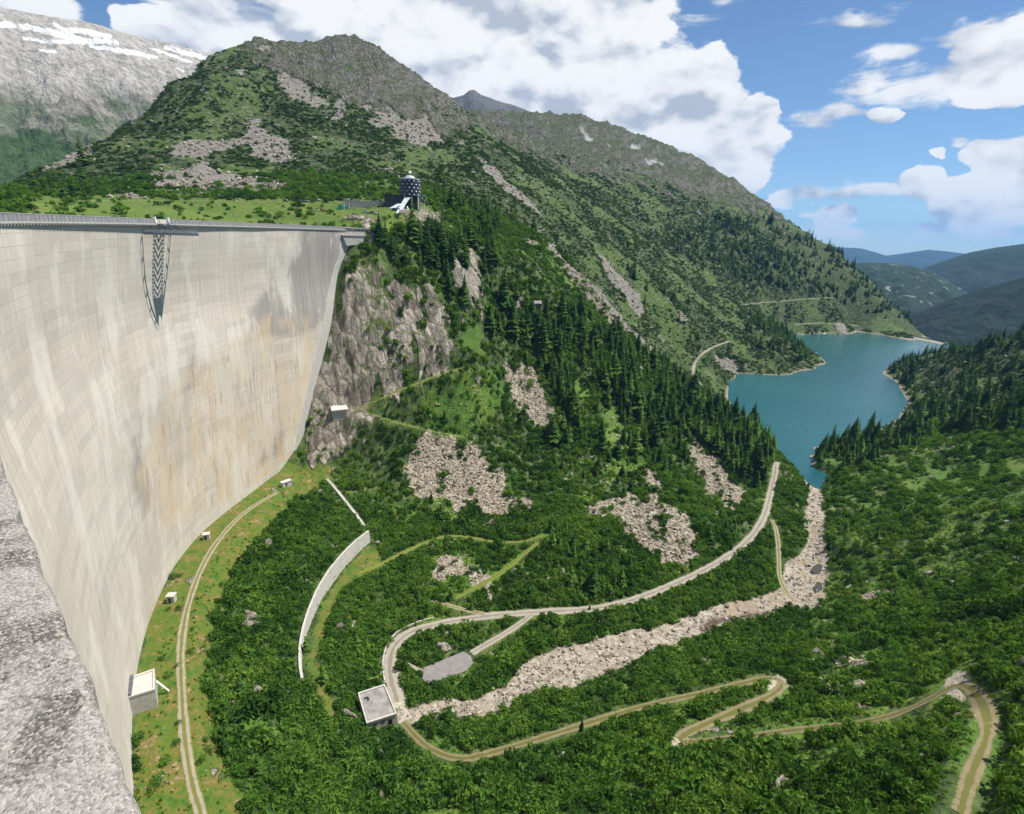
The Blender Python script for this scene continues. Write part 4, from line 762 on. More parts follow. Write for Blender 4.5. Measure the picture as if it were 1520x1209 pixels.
dam = thing('arch_dam', 'tall curved pale concrete dam with vertical joints and rusty seep stains at left', 'dam', tuple(pol(-106, DR, 40)))
NBLK = 22; edges = np.linspace(PHI0, PHI1, NBLK + 1); LIFT = 3.0; TOP = 197.4
RUSTP = [[(265, 560), (330, 520), (400, 470), (455, 470), (470, 560), (450, 660), (380, 720), (300, 760), (230, 800), (200, 700), (240, 620)]]
GREYP = [[(455, 335), (525, 335), (520, 380), (480, 480), (440, 500), (375, 500), (372, 470), (400, 420), (430, 370)], [(285, 520), (310, 540), (290, 580), (268, 590)], [(200, 640), (225, 690), (222, 770), (195, 720)], [(395, 640), (420, 640), (415, 680), (385, 690)]]  # large diagonal patch of darker grey near the far abutment, small ones lower down
SEEPP = [[(255, 570), (420, 480), (470, 540), (450, 690), (330, 760), (200, 900), (180, 800), (210, 660)]]
for k in range(NBLK):
    p0, p1 = edges[k], edges[k + 1]; g_ = 0.035; nx = 9; dphi = math.degrees(g_ / DR)
    phs = np.r_[p0 + dphi * 0.5, np.linspace(p0 + dphi * 1.5, p1 - dphi * 1.5, nx), p1 - dphi * 0.5]
    zb = 20.0 if (p0 < -80) else 30.0
    lifts = np.arange(math.floor(zb / LIFT) * LIFT, TOP, LIFT); rows = []; tints = []
    for q in lifts:
        o_ = random.uniform(-0.006, 0.006); ti = random.random()
        zt = min(q + LIFT, TOP)
        for zz, oo in ((q + 0.015, o_), (q + 0.05, o_ - 0.010), (zt - 0.05, o_ - 0.010), (zt - 0.015, o_)): rows.append((zz, oo)); tints.append(ti)
    rz_ = np.array([r[0] for r in rows]); ro_ = np.array([r[1] for r in rows])
    PH, ZZ = np.meshgrid(phs, rz_, indexing='ij'); RR = face_r(PH, ZZ) + ro_[None, :]; RR[0] += 0.10; RR[-1] += 0.10
    X = DC[0] + RR * np.sin(np.radians(PH)); Y = DC[1] + RR * np.cos(np.radians(PH)); n0, n1 = X.shape
    vts = np.stack([X, Y, ZZ], -1).reshape(-1, 3); ii = np.arange(n0 * n1).reshape(n0, n1); ff = np.stack([ii[:-1, :-1], ii[1:, :-1], ii[1:, 1:], ii[:-1, 1:]], -1).reshape(-1, 4)
    RB = RR + 7.5 + 30 * ((200 - ZZ) / 160) ** 1.3                     # upstream side, gives every block its thickness
    vb = np.stack([DC[0] + RB * np.sin(np.radians(PH)), DC[1] + RB * np.cos(np.radians(PH)), ZZ], -1).reshape(-1, 3); nv = len(vts)
    side = [ff, ff[:, ::-1] + nv]
    for A in (ii[0], ii[-1][::-1], ii[:, -1], ii[:, 0][::-1]): side.append(np.stack([A[:-1], A[1:], A[1:] + nv, A[:-1] + nv], -1))
    vts = np.concatenate([vts, vb]) - np.array(dam.location)[None]
    o = mesh_ob('monolith', vts, np.concatenate(side)[:, ::-1], mcon, dam)
    uu, vv_ = proj(X, Y, ZZ); uu = uu + 6 * fbm(PH * 6, ZZ, 14, 3, 7); vv_ = vv_ + 6 * fbm(PH * 6, ZZ, 14, 3, 8)
    def msk(polys):
        m = np.zeros(uu.shape)
        for p in polys: m = np.maximum(m, inpoly(uu, vv_, p) * 1.0)
        for _ in range(3): m[1:-1, 1:-1] = (2 * m[1:-1, 1:-1] + m[:-2, 1:-1] + m[2:, 1:-1] + m[1:-1, :-2] + m[1:-1, 2:]) / 6
        return np.concatenate([m.ravel(), m.ravel()])
    fattr(o, 'along', np.tile((np.radians(PH) * DR).ravel(), 2)); fattr(o, 'height', np.tile(ZZ.ravel(), 2)); fattr(o, 'tint', np.tile(np.tile(np.array(tints), n0), 2))
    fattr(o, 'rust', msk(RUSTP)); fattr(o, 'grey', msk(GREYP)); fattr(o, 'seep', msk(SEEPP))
def arc_strip(prof, pa, pb, step=1.0):
    """sweep a closed (radius offset, height) profile along the arch; positive offset is upstream"""
    n = max(2, int(abs(pb - pa) / math.degrees(step / DR)) + 1); ps = np.linspace(pa, pb, n); m_ = len(prof); vs = []; fs = []
    for p in ps:
        for r, z in prof: vs.append(pol(p, DR + r, z))
    for i in range(n - 1):
        for j in range(m_): fs.append((i * m_ + j, i * m_ + (j + 1) % m_, (i + 1) * m_ + (j + 1) % m_, (i + 1) * m_ + j))
    fs += [tuple(range(m_))[::-1], tuple((n - 1) * m_ + j for j in range(m_))]
    return vs, fs
P_SKY = -96.9
def crest(name, prof, mat, pa=PHI0 + 1.0, pb=PHI1): 
    mb = MB(); mb.add(*arc_strip(prof, pa, pb)); return mb.build(name, mat, dam)
crest('cornice', [(-1.5, 197.3), (-1.5, 197.75), (7.5, 197.75), (7.5, 197.3), (-0.9, 197.05)], mlight)
crest('roadway', [(-1.0, 197.76), (-1.0, 197.95), (7.2, 197.95), (7.2, 197.76)], mgrey)
for pa, pb in ((PHI0 + 1.0, P_SKY - 0.95), (P_SKY + 0.95, PHI1)):
    par = crest('parapet', [(-1.45, 197.752), (-1.45, 199.55), (-1.2, 199.55), (-1.2, 197.752)], mpar, pa, pb)
    mb = MB(); mb.add(*arc_strip([(-1.53, 199.553), (-1.53, 199.72), (-1.1, 199.72), (-1.1, 199.553)], pa, pb)); mb.build('coping', mlight, par)
crest('upstream_parapet', [(7.0, 197.951), (7.0, 199.5), (7.3, 199.5), (7.3, 197.951)], mlight)
mb = MB()
for p in np.arange(PHI0 + 1.5, PHI1 - 0.2, math.degrees(2.2 / DR)):
    a, c = np.array(pol(p, DR - 0.4, 196.35)), np.array(pol(p, DR - 1.85, 196.9)); th = math.radians(-p)
    tg = np.array([math.cos(math.radians(p)), -math.sin(math.radians(p)), 0]) * 0.28; q = [np.array(pol(p, DR - 0.9, 196.3)), np.array(pol(p, DR - 1.42, 196.85)), np.array(pol(p, DR - 1.42, 197.28)), np.array(pol(p, DR - 0.2, 197.04)), np.array(pol(p, DR - 0.2, 196.1))]
    mb.add([v - tg for v in q] + [v + tg for v in q], [(0, 1, 2, 3, 4), (9, 8, 7, 6, 5)] + [(i, 5 + i, 5 + (i + 1) % 5, (i + 1) % 5) for i in range(5)])
cb_ = mb.build('corbels', mlight, dam); cb_['kind'] = 'stuff'
# panel posts of the parapet
mb = MB()
for p in np.arange(PHI0 + 1.5, PHI1 - 0.2, math.degrees(3.0 / DR)):
    if abs(p - P_SKY) < 1.0: continue
    mb.bar(pol(p, DR - 1.48, 197.76), pol(p, DR - 1.48, 199.54), 0.16, 0.10)
pp = mb.build('parapet_posts', mpar, dam); pp['kind'] = 'stuff'
# thrust strip along the abutment
mb = MB()
zs = np.linspace(36, 196, 40); php = np.interp(zs, [38.7, 56.6, 89.6, 137.1, 170, 188, 196], [-79.2, -76.95, -74.2, -70.1, -67.65, -66.0, -65.7])
vs = []; 
for z, p in zip(zs, php):
    wv = np.interp(z, [36, 60, 150, 196], [0.4, 1.5, 1.3, 0.5])
    for dp_, dr_ in ((-wv, 0.6), (-wv + 0.15, -0.55), (0.35, -0.9), (0.9, 8.0)): q = p + dp_; vs.append(pol(q, float(face_r(np.array(q), np.array(z))) + dr_, z))
fs = []
for i in range(len(zs) - 1):
    for j in range(3): fs.append((i * 4 + j, i * 4 + j + 1, (i + 1) * 4 + j + 1, (i + 1) * 4 + j))
mb.add(vs, [f[::-1] for f in fs]); ts = mb.build('abutment_strip', mgrey, dam)
# gatehouse at the abutment end of the crest
def pxz(u, v, z): return tuple(hit_z(np.array(u), np.array(v), z))
def ray_r(u, v, r):                                     # sight line meets a circle about the arch centre (far side)
    d = ray(u, v); a = d[0] ** 2 + d[1] ** 2; bb = -2 * (d[0] * DC[0] + d[1] * DC[1]); c_ = DC @ DC - r * r
    tt = (-bb + math.sqrt(bb * bb - 4 * a * c_)) / (2 * a); return np.array([0, 0, CZ]) + tt * d
G0 = np.array(hit_d(508.5, 352, 428.0)); G1 = np.array(hit_d(551, 353, 440.0)); gd = (G1 - G0)[:2]; gl_ = np.hypot(*gd); gd /= gl_; gn = np.array([gd[1], -gd[0]]); gang = math.atan2(gd[1], gd[0])
gh = thing('gatehouse', 'grey concrete block with four pale window panels at far end of dam crest', 'building', (float(G0[0]), float(G0[1]), 188.0))
def gpt(a, o, z): q = G0[:2] + gd * a + gn * o; return (q[0], q[1], z)
mb = MB(); mb.add([gpt(0, 0, 193.6), gpt(gl_, 0, 193.6), gpt(gl_ - 1.5, 0, 188.5), gpt(3.0, 0, 186.5)] + [gpt(0, -14, 193.6), gpt(gl_, -14, 193.6), gpt(gl_ - 1.5, -14, 188.5), gpt(3.0, -14, 186.5)], [(3, 2, 1, 0), (4, 5, 6, 7), (0, 1, 5, 4), (1, 2, 6, 5), (2, 3, 7, 6), (3, 0, 4, 7)]); mb.build('base_wall', mgrey, gh)
mb = MB(); mb.prism([gpt(-0.6, 0.5, 0), gpt(gl_ + 0.6, 0.5, 0), gpt(gl_ + 0.6, -14.5, 0), gpt(-0.6, -14.5, 0)], 193.61, 194.3); mb.build('slab', mlight, gh)
mb = MB(); mb.prism([gpt(3.2, -2.0, 0), gpt(gl_ - 0.4, -2.0, 0), gpt(gl_ - 0.4, -12, 0), gpt(3.2, -12, 0)], 194.31, 198.9); mb.build('upper_wall', mgrey, gh)
mb = MB(); mb.prism([gpt(2.4, -1.2, 0), gpt(gl_ + 0.2, -1.2, 0), gpt(gl_ + 0.2, -12.5, 0), gpt(2.4, -12.5, 0)], 198.91, 199.5); mb.build('roof', mlight, gh)
for a in (6.0, 11.2, 13.7, 16.6):
    mb = MB(); mb.prism([gpt(a, -1.9, 0), gpt(a + (1.6 if a < 10 else 2.0), -1.9, 0), gpt(a + (1.6 if a < 10 else 2.0), -2.2, 0), gpt(a, -2.2, 0)], 195.0, 198.3); wn = mb.build('window', mlight, gh); ww2 = 1.6 if a < 10 else 2.0; MB().prism([gpt(a + 0.2, -1.86, 0), gpt(a + ww2 - 0.2, -1.86, 0), gpt(a + ww2 - 0.2, -2.0, 0), gpt(a + 0.2, -2.0, 0)], 196.9, 198.0).build('pane', mglass, wn)
mb = MB(); mb.prism([gpt(12.5, 0.15, 0), gpt(13.7, 0.15, 0), gpt(13.7, -0.4, 0), gpt(12.5, -0.4, 0)], 190.8, 191.7); mb.build('vent', mlight, gh)
# near parapet the picture is taken over
mnear, t, b = new_mat('exposed_aggregate', 0.95); P = t.node('ShaderNodeNewGeometry').outputs['Position']
n1 = t.noise(P, 2.6, 6, 0.62, 0.5); n2 = t.noise(P, 70, 6, 0.75); v1 = t.voro(P, 120, 'F1', 'Color'); sp = t.node('ShaderNodeSeparateColor'); t.put(sp.inputs[0], v1); v2 = t.voro(P, 120, 'F1')
ag = t.m('ADD', t.m('MULTIPLY', sp.outputs[0], 0.45), t.m('MULTIPLY', n2, 0.55))
clean = t.ramp(ag, [(0.28, (0.16, 0.15, 0.137)), (0.42, (0.235, 0.223, 0.207)), (0.56, (0.285, 0.272, 0.254)), (0.74, (0.36, 0.345, 0.325))])
dirty = t.ramp(ag, [(0.35, (0.06, 0.055, 0.052)), (0.6, (0.17, 0.16, 0.15)), (0.82, (0.45, 0.42, 0.38))])
mk_ = t.mapr(t.m('ADD', n1, t.m('MULTIPLY', t.m('SUBTRACT', n2, 0.5), 0.45)), 0.47, 0.57, 0, 0.95, True)
cn = t.mix(mk_, clean, dirty); cn = t.mix(t.mapr(t.noise(P, 9, 4, 0.6), 0.66, 0.74, 0, 0.35), cn, (0.52, 0.44, 0.33))
t.l.new(cn, b.inputs['Base Color']); t.l.new(t.bump(t.m('ADD', n2, t.m('MULTIPLY', v2, -1.2)), 0.7, 0.006), b.inputs['Normal'])
ea = hit_z(np.array([31 - 0.4 * 240, 31.0, 110, 195, 235]), np.array([520.0, 760, 957, 1170, 1270]), np.full(5, 198.55))
e0, e1 = ea[0], ea[-1]; ed = (e1 - e0)[:2]; L_ = np.hypot(*ed); ed /= L_; en = np.array([ed[1], -ed[0]])
if en @ np.array([1.0, 0]) > 0: en = -en                # away from the drop
npb = MB(); prof = [(0.02, -1.6), (0.0, -0.03), (0.012, -0.008), (0.03, 0.0), (0.55, 0.0), (0.6, -0.02), (0.6, -1.6)]; nseg = 260; vs = []; fs = []
for i in range(nseg + 1):
    q = e0[:2] - ed * 3 + ed * (L_ + 4.5) * i / nseg + en * (0.016 * float(gnoise(i * 0.11, 0.5, 4)) + 0.010 * float(gnoise(i * 0.37, 0.5, 6)) + 0.03 * max(0.0, float(gnoise(i * 0.23, 7.5, 8)) - 0.3))
    for o_, z in prof: p = q + en * o_; vs.append((p[0], p[1], 198.55 + z))
m_ = len(prof)
for i in range(nseg):
    for j in range(m_ - 1): fs.append((i * m_ + j, (i + 1) * m_ + j, (i + 1) * m_ + j + 1, i * m_ + j + 1))
npb.add(vs, fs); npo = npb.build('near_parapet', mnear, dam); npo['label'] = 'close rough grey and white concrete parapet edge in the lower left corner'

# ------------------------------------------------------------------ buildings and walls in the valley
o_roof = {}
def house_px(name, label, roof_px, zr, zb, mat_wall, mat_roof, rim=0.35, rim_h=0.5, cat='building', group=None, label_parts=None):
    P4 = np.array([pxz(a, c, zr) for a, c in roof_px]); ctr = P4[:, :2].mean(0)
    o = thing(name, label, cat, (float(ctr[0]), float(ctr[1]), zb), group=group)
    mb = MB(); mb.prism(P4, zb - 2.0, zr - 0.3); mb.build('wall', mat_wall, o)
    ins = ctr + (P4[:, :2] - ctr) * (1 - rim / np.hypot(*(P4[0, :2] - ctr))); out = ctr + (P4[:, :2] - ctr) * 1.03
    mb = MB(); mb.prism(ins, zr - 0.298, zr - 0.05); rf = mb.build('roof', mat_roof, o)
    n = len(P4); vs = [(p[0], p[1], zr - 0.297) for p in out] + [(p[0], p[1], zr + rim_h) for p in out] + [(p[0], p[1], zr + rim_h) for p in ins] + [(p[0], p[1], zr - 0.297) for p in ins]; fs = []
    for i in range(n):
        j = (i + 1) % n
        for k in range(4): fs.append((k * n + i, k * n + j, ((k + 1) % 4) * n + j, ((k + 1) % 4) * n + i))
    mb = MB(); mb.add(vs, fs); mb.build('roof_rim', mlight, rf); o_roof[o.name] = rf
    return o, P4
mroof, t, b = new_mat('flat_roof', 0.95); P = t.node('ShaderNodeNewGeometry').outputs['Position']
t.l.new(t.ramp(t.m('ADD', t.m('MULTIPLY', t.noise(P, 0.28, 6, 0.65), 0.75), t.m('MULTIPLY', t.noise(P, 3, 4, 0.6), 0.25)), [(0.32, (0.105, 0.10, 0.105)), (0.5, (0.20, 0.19, 0.19)), (0.68, (0.32, 0.30, 0.28))]), b.inputs['Base Color'])
# building with flat roof at the end of the gravel road
ph_, P4 = house_px('valve_house', 'square flat-roofed grey concrete building where the gravel road ends', [(532, 1030), (570.7, 1017.5), (588, 1060), (544.5, 1074)], 14.5, 9.0, mgrey, mroof, 0.5, 0.45)
c0 = P4[:, :2].mean(0); a0 = P4[0, :2] * 0.55 + c0 * 0.45
mb = MB(); mb.box((a0[0], a0[1], 14.46), (1.6, 0.7, 0.35), 0.5).box((a0[0] + 1.0, a0[1] - 0.7, 14.46), (0.8, 0.8, 0.3), 0.5); mb.build('roof_hatch', mdark, o_roof[ph_.name])
fa, fb_ = P4[2, :2], P4[3, :2]; fd = (fb_ - fa) / np.hypot(*(fb_ - fa)); fn = np.array([fd[1], -fd[0]]); fn = fn if fn[1] < 0 else -fn
for k, (w_, z0, z1, mm, nm) in enumerate(((1.6, 10.2, 12.6, mdark, 'door'), (1.4, 12.0, 13.2, mglass, 'window'), (1.4, 12.0, 13.2, mglass, 'window'))):
    q = fa + fd * (1.6 + 3.0 * k) + fn * 0.03; MB().prism([q + fn * 0.06, q + fd * w_ + fn * 0.06, q + fd * w_ - fn * 0.2, q - fn * 0.2], z0, z1).build(nm, mm, ph_)
# chamber at the foot of the dam
tv, T4 = house_px('toe_chamber', 'pale concrete chamber with rimmed roof built against the foot of the dam', [(194.5, 1006), (229, 994), (229.5, 1024), (190.5, 1036)], 47.5, 40.0, mlight, mlight, 0.7, 0.35)
q = (T4[0, :2] + T4[3, :2]) / 2; dv = T4[3, :2] - T4[0, :2]; ln = np.hypot(*dv); ang = math.atan2(dv[1], dv[0])
for k in range(4):
    p = T4[0, :2] + dv * (k + 0.5) / 4; mb = MB(); mb.box((p[0], p[1], 47.2), (ln / 4 * 0.9, 1.6, 1.5), ang); mb.build('roof_louvre', msteel, o_roof[tv.name])
p = (T4[1, :2] + T4[2, :2]) / 2; nv = (T4[1, :2] - T4[0, :2]); nv /= np.hypot(*nv)
mb = MB(); mb.bar((*(p + nv * 0.2), 46.5), (*(p + nv * 3.4), 40.2), 0.12).bar((*(p + nv * 0.2 - dv / ln * 0.8), 46.5), (*(p + nv * 3.4 - dv / ln * 0.8), 40.2), 0.12)
for k in np.linspace(0.1, 0.95, 12):
    s0 = p + nv * (0.2 + 3.2 * k); mb.bar((*s0, 46.5 - 6.3 * k), (*(s0 - dv / ln * 0.8), 46.5 - 6.3 * k), 0.25, 0.05)
mb.build('ladder', mwhite, tv)
# little measuring huts along the toe track
def hut(u, v, wx, wy, hh, rz, label):
    g = ground(np.array([u]), np.array([v]))[0]; o = thing('measuring_hut', label, 'hut', tuple(map(float, g)), rz, 'concrete huts along the toe track')
    loc = lambda x, y, z, sx, sy, sz: MB().box((x, y, z), (sx, sy, sz))
    def put(mb, n, m): ob = mesh_ob(n, mb.v, mb.f, m, o); return ob
    put(loc(0, 0, -0.8, wx, wy, hh + 0.8), 'wall', mgrey); put(loc(0, 0, hh + 0.003, wx + 0.5, wy + 0.5, 0.28), 'roof', mlight); put(loc(-wx * 0.1, -wy / 2 - 0.03, 0.1, 0.9, 0.08, hh * 0.75), 'door', mdark)
    return o
hut(307, 800, 3.0, 2.6, 2.9, 0.35, 'small concrete hut with pale lid above the toe track, middle of three')
hut(255.5, 893, 3.0, 2.6, 3.3, 0.15, 'small concrete hut beside the toe track, nearest to the big toe chamber')
hut(425, 721, 6.2, 3.0, 3.0, 0.9, 'long low concrete hut on the meadow at the far end of the toe track')
# retaining wall with joints, one panel after the other
rw = thing('retaining_wall', 'long curved pale concrete retaining wall between the shrubs below the dam', 'wall', tuple(map(float, (wl[0, 0], wl[0, 1], wl[0, 3]))))
for i in range(len(wl) - 1):
    a, c = wl[i], wl[i + 1]; d_2 = (c - a)[:2]; d_2 = d_2 / np.hypot(*d_2); nn = np.array([d_2[1], -d_2[0]]); nn = nn if nn[0] < 0 else -nn
    a2 = a[:2] + d_2 * 0.04; c2 = c[:2] - d_2 * 0.04; mb = MB(); off = random.uniform(-0.03, 0.03)
    A0, C0, A1, C1 = a2 + nn * off, c2 + nn * off, a2 + nn * 0.9, c2 + nn * 0.9; bt = -nn * 0.8
    mb.add([(*(A0 + bt), a[3] - 2), (*(C0 + bt), c[3] - 2), (*C1, c[3] - 2), (*A1, a[3] - 2), (*A0, a[2]), (*C0, c[2]), (*C1, c[2]), (*A1, a[2])], [(3, 2, 1, 0), (4, 5, 6, 7), (0, 1, 5, 4), (1, 2, 6, 5), (2, 3, 7, 6), (3, 0, 4, 7)]); mb.build('wall_panel', mlight, rw)
    if i % 4 == 2: 
        m2 = (A0 + C0) / 2 + bt * 0.55; mb = MB(); mb.bar((*m2, a[3] + 2.6), (*(m2 + bt * 0.3), a[3] + 2.2), 0.5); mb.build('drain_outlet', mdark, rw)
# stair down the bank to the wall
sl = resample(ground(np.array([486, 500, 515, 530, 542.0]), np.array([713, 729, 748, 767, 784.0])), 0.9)
st_ = thing('bank_stair', 'thin straight pale concrete stair down the shrubby bank to the curved wall', 'stairs', tuple(map(float, sl[-1])))
mb = MB(); ang = math.atan2(*(sl[-1] - sl[0])[[1, 0]])
for q in sl: mb.box((q[0], q[1], q[2] - 0.5), (0.95, 1.5, 1.25), ang)
mb.build('steps', mlight, st_)
mb = MB()
for sd in (-0.75, 0.75):
    o2 = np.array([-math.sin(ang), math.cos(ang)]) * sd
    for a, c in zip(sl[:-1:3], sl[3::3]): mb.bar((a[0] + o2[0], a[1] + o2[1], a[2] + 0.7), (c[0] + o2[0], c[1] + o2[1], c[2] + 0.7), 0.22, 0.5)
mb.build('stringer', mlight, st_)
# low kerb wall along the outer side of the road bend
kl = resample(ground(np.array([571, 568, 569, 575, 586, 602, 622, 645.0]), np.array([1012, 995, 975, 956, 942, 932, 924, 918.0])), 4.0)
kw = thing('road_kerb_wall', 'low pale concrete wall along the outer edge of the gravel road bend', 'wall', tuple(map(float, kl[0])))
for a, c in zip(kl[:-1], kl[1:]):
    MB().bar((a[0], a[1], a[2] + 0.25), (a[0] + (c[0] - a[0]) * 0.98, a[1] + (c[1] - a[1]) * 0.98, c[2] + 0.25), 0.45, 1.1).build('wall_segment', mlight, kw)
# asphalt pad beside the river
pq = ground(np.array([a for a, _ in padpx]), np.array([c for _, c in padpx])); pz = float(np.median(pq[:, 2])) + 0.45
pq = hit_z(np.array([a for a, _ in padpx]), np.array([c for _, c in padpx]), np.full(len(padpx), pz)); mb = MB(); mb.prism(pq, pz - 2.5, pz); struct(mb.build('asphalt_pad', mpad))
PADPOLY = pq[:, :2]; PADZ = pz
# concrete shelter on the rock ledge
g = ground(np.array([503.0]), np.array([612.0]))[0]
sh = thing('ledge_shelter', 'grey concrete shelter with sloping slab roof on the cliff ledge beside the dam', 'shelter', tuple(map(float, g)), 0.5)
mesh_ob('wall', *(lambda m: (m.v, m.f))(MB().box((0, 0, -5), (10, 8, 8.0))), mgrey, sh)
mb = MB(); mb.add([(-6, -5, 2.6), (6, -5, 2.6), (5, 5, 5.4), (-5, 5, 5.4), (-6, -5, 3.2), (6, -5, 3.2), (5, 5, 6.0), (-5, 5, 6.0)], [(3, 2, 1, 0), (4, 5, 6, 7), (0, 1, 5, 4), (1, 2, 6, 5), (2, 3, 7, 6), (3, 0, 4, 7)]); mesh_ob('roof', mb.v, mb.f, mgrey, sh)
# ------------------------------------------------------------------ viewing platform hung off the crest
vp_ = thing('viewing_platform', 'grey steel viewing platform jutting out from the dam crest', 'platform', pol(P_SKY, DR - 2, 197.9))
ZD = 193.9
def wpt(s, out, z): p = P_SKY + math.degrees(s / DR); return Vector(pol(p, DR - out, z))
tipL, tipR = wpt(-1.8, 16.0, ZD), wpt(1.8, 14.6, ZD)
mrail = plain('pale_steel', (0.26, 0.29, 0.30), 0.5, 0.1)
for nm, s0, tip in (('outer_beam', -14.0, tipL), ('inner_beam', 9.8, tipR)):
    mb = MB(); prev = None; pts = []
    for k in np.linspace(0, 1, 12):
        base_ = wpt(s0, 0.2, ZD); q = base_.lerp(tip, k); bow = math.sin(k * math.pi) * (-1.6 if s0 < 0 else 1.6); tg = (wpt(1, 10, 0) - wpt(0, 10, 0)); tg.z = 0; tg.normalize(); q = q + tg * bow; pts.append(q)
    for a, c in zip(pts[:-1], pts[1:]): mb.bar(a, c, 0.4, 0.9); 
    n_ = (pts[-1] - pts[0]).cross(Vector((0, 0, 1))); n_.normalize()
    for a, c in zip(pts[:-1], pts[1:]): mb.bar(a + n_ * 1.7, c + n_ * 1.7, 0.3, 0.3)
    for a in pts[::2]: mb.bar(a, a + n_ * 1.7, 0.5, 0.25)
    mb.build(nm, msteel, vp_)
    railm = MB()
    for a, c in zip(pts[:-1], pts[1:]):
        for hh in (0.55, 0.75, 0.95, 1.15, 1.35, 1.55): railm.bar(a + Vector((0, 0, hh)), c + Vector((0, 0, hh)), 0.09)
        railm.bar(a + Vector((0, 0, 0.3)), a + Vector((0, 0, 1.5)), 0.09)
    railm.build('railing', mrail, vp_)
mb = MB()                                                # stair from the crest down to the tip, with chevron treads
S0, S1 = wpt(0, 1.0, 197.7), wpt(0, 10.5, ZD + 0.2); ax = (S1 - S0); tgv = (wpt(1, 8, 0) - wpt(-1, 8, 0)); tgv.normalize()
for k in np.linspace(0, 1, 10):
    m_ = S0.lerp(S1, k); fw = Vector((ax.x, ax.y, 0)).normalized() * 0.7
    for sd in (-1, 1): mb.bar(m_ + tgv * sd * 3.0 - fw, m_ + fw, 0.6, 0.08)
treads = mb.build('tread', msteel, vp_)
for sd in (-1, 1):
    mb = MB(); mb.bar(S0 + tgv * sd * 3.1, S1 + tgv * sd * 3.1, 0.22, 0.5)
    for k in np.linspace(0, 1, 20):
        m_ = S0.lerp(S1, k) + tgv * sd * 3.1; mb.bar(m_, m_ + tgv * sd * 1.5, 0.34, 0.06)
    mb.bar(S0 + tgv * sd * 4.6, S1 + tgv * sd * 4.6, 0.14, 0.2); mb.build('stringer', msteel, vp_)
    railm = MB()
    for hh in (0.5, 0.85, 1.2): railm.bar(S0 + tgv * sd * 4.6 + Vector((0, 0, hh)), S1 + tgv * sd * 4.6 + Vector((0, 0, hh)), 0.06)
    for k in np.linspace(0, 1, 10): m_ = S0.lerp(S1, k) + tgv * sd * 4.6; railm.bar(m_, m_ + Vector((0, 0, 1.2)), 0.07)
    railm.build('railing', mrail, vp_)
mb = MB(); E = [wpt(-4.4, 10.2, ZD), wpt(4.4, 10.2, ZD), wpt(1.9, 14.7, ZD), wpt(0.0, 13.6, ZD), wpt(-1.9, 16.1, ZD)]; mb.prism(E, ZD - 0.1, ZD + 0.12); mb.build('deck', msteel, vp_)
# portal posts at the gap in the parapet
for sd in (-1, 1):
    o = MB(); c_ = wpt(sd * 5.6, 1.3, 197.96); o.box(c_, (0.9, 0.9, 2.5), -math.radians(P_SKY)); po = o.build('gate_post', mwhite, dam)

# ------------------------------------------------------------------ round hotel tower and its wings on the plateau
g = ground(np.array([609.0]), np.array([309.0]))[0]; TWX, TWY = float(g[0]), float(g[1]); TZ = float(gz(TWX, TWY)); sc_ = math.hypot(TWX, TWY) / 845.0
tw_z = hit_d(609, 292, math.hypot(TWX, TWY))[2]; tw_t = hit_d(609, 267.5, math.hypot(TWX, TWY))[2]; RT = 14.6 * sc_
mnavy = plain('dark_shingle', (0.035, 0.040, 0.060), 0.45, 0, 0.4, 0.8); mzinc = plain('zinc_roof', (0.50, 0.53, 0.58), 0.45, 0.2, 0.15, 0.3); mstone = plain('rubble_stone', (0.33, 0.30, 0.26), 0.95, 0, 0.4, 0.9)
tw = thing('hotel_tower', 'round dark hotel tower with rows of small pale windows, white dome and ball finial', 'tower', (TWX, TWY, TZ))
hb = tw_t - tw_z
MB().lathe((TWX, TWY, tw_z), [(RT, 0), (RT, hb)], 48).build('drum', mnavy, tw)
MB().lathe((TWX, TWY, tw_t), [(RT * 1.03, 0.01), (RT * 1.04, 0.7), (RT * 0.97, 0.9)], 48).build('roof_edge', mzinc, tw)
MB().lathe((TWX, TWY, tw_t + 0.91), [(RT * 0.50, 0), (RT * 0.47, 1.3), (RT * 0.34, 2.3), (RT * 0.15, 2.8), (0.3, 2.9)], 32).build('dome', mzinc, tw, True)
fz = tw_t + 3.7
fo = MB(); fo.lathe((TWX, TWY, fz), [(0.25, 0), (0.25, 1.4)], 8); mast = fo.build('mast', mdark, tw)
MB().lathe((TWX, TWY, fz + 1.3), [(0.05, 0), (0.9, 0.25), (1.35, 1.0), (1.35, 1.7), (0.9, 2.4), (0.05, 2.65)], 16).build('ball', mwhite, mast, True)
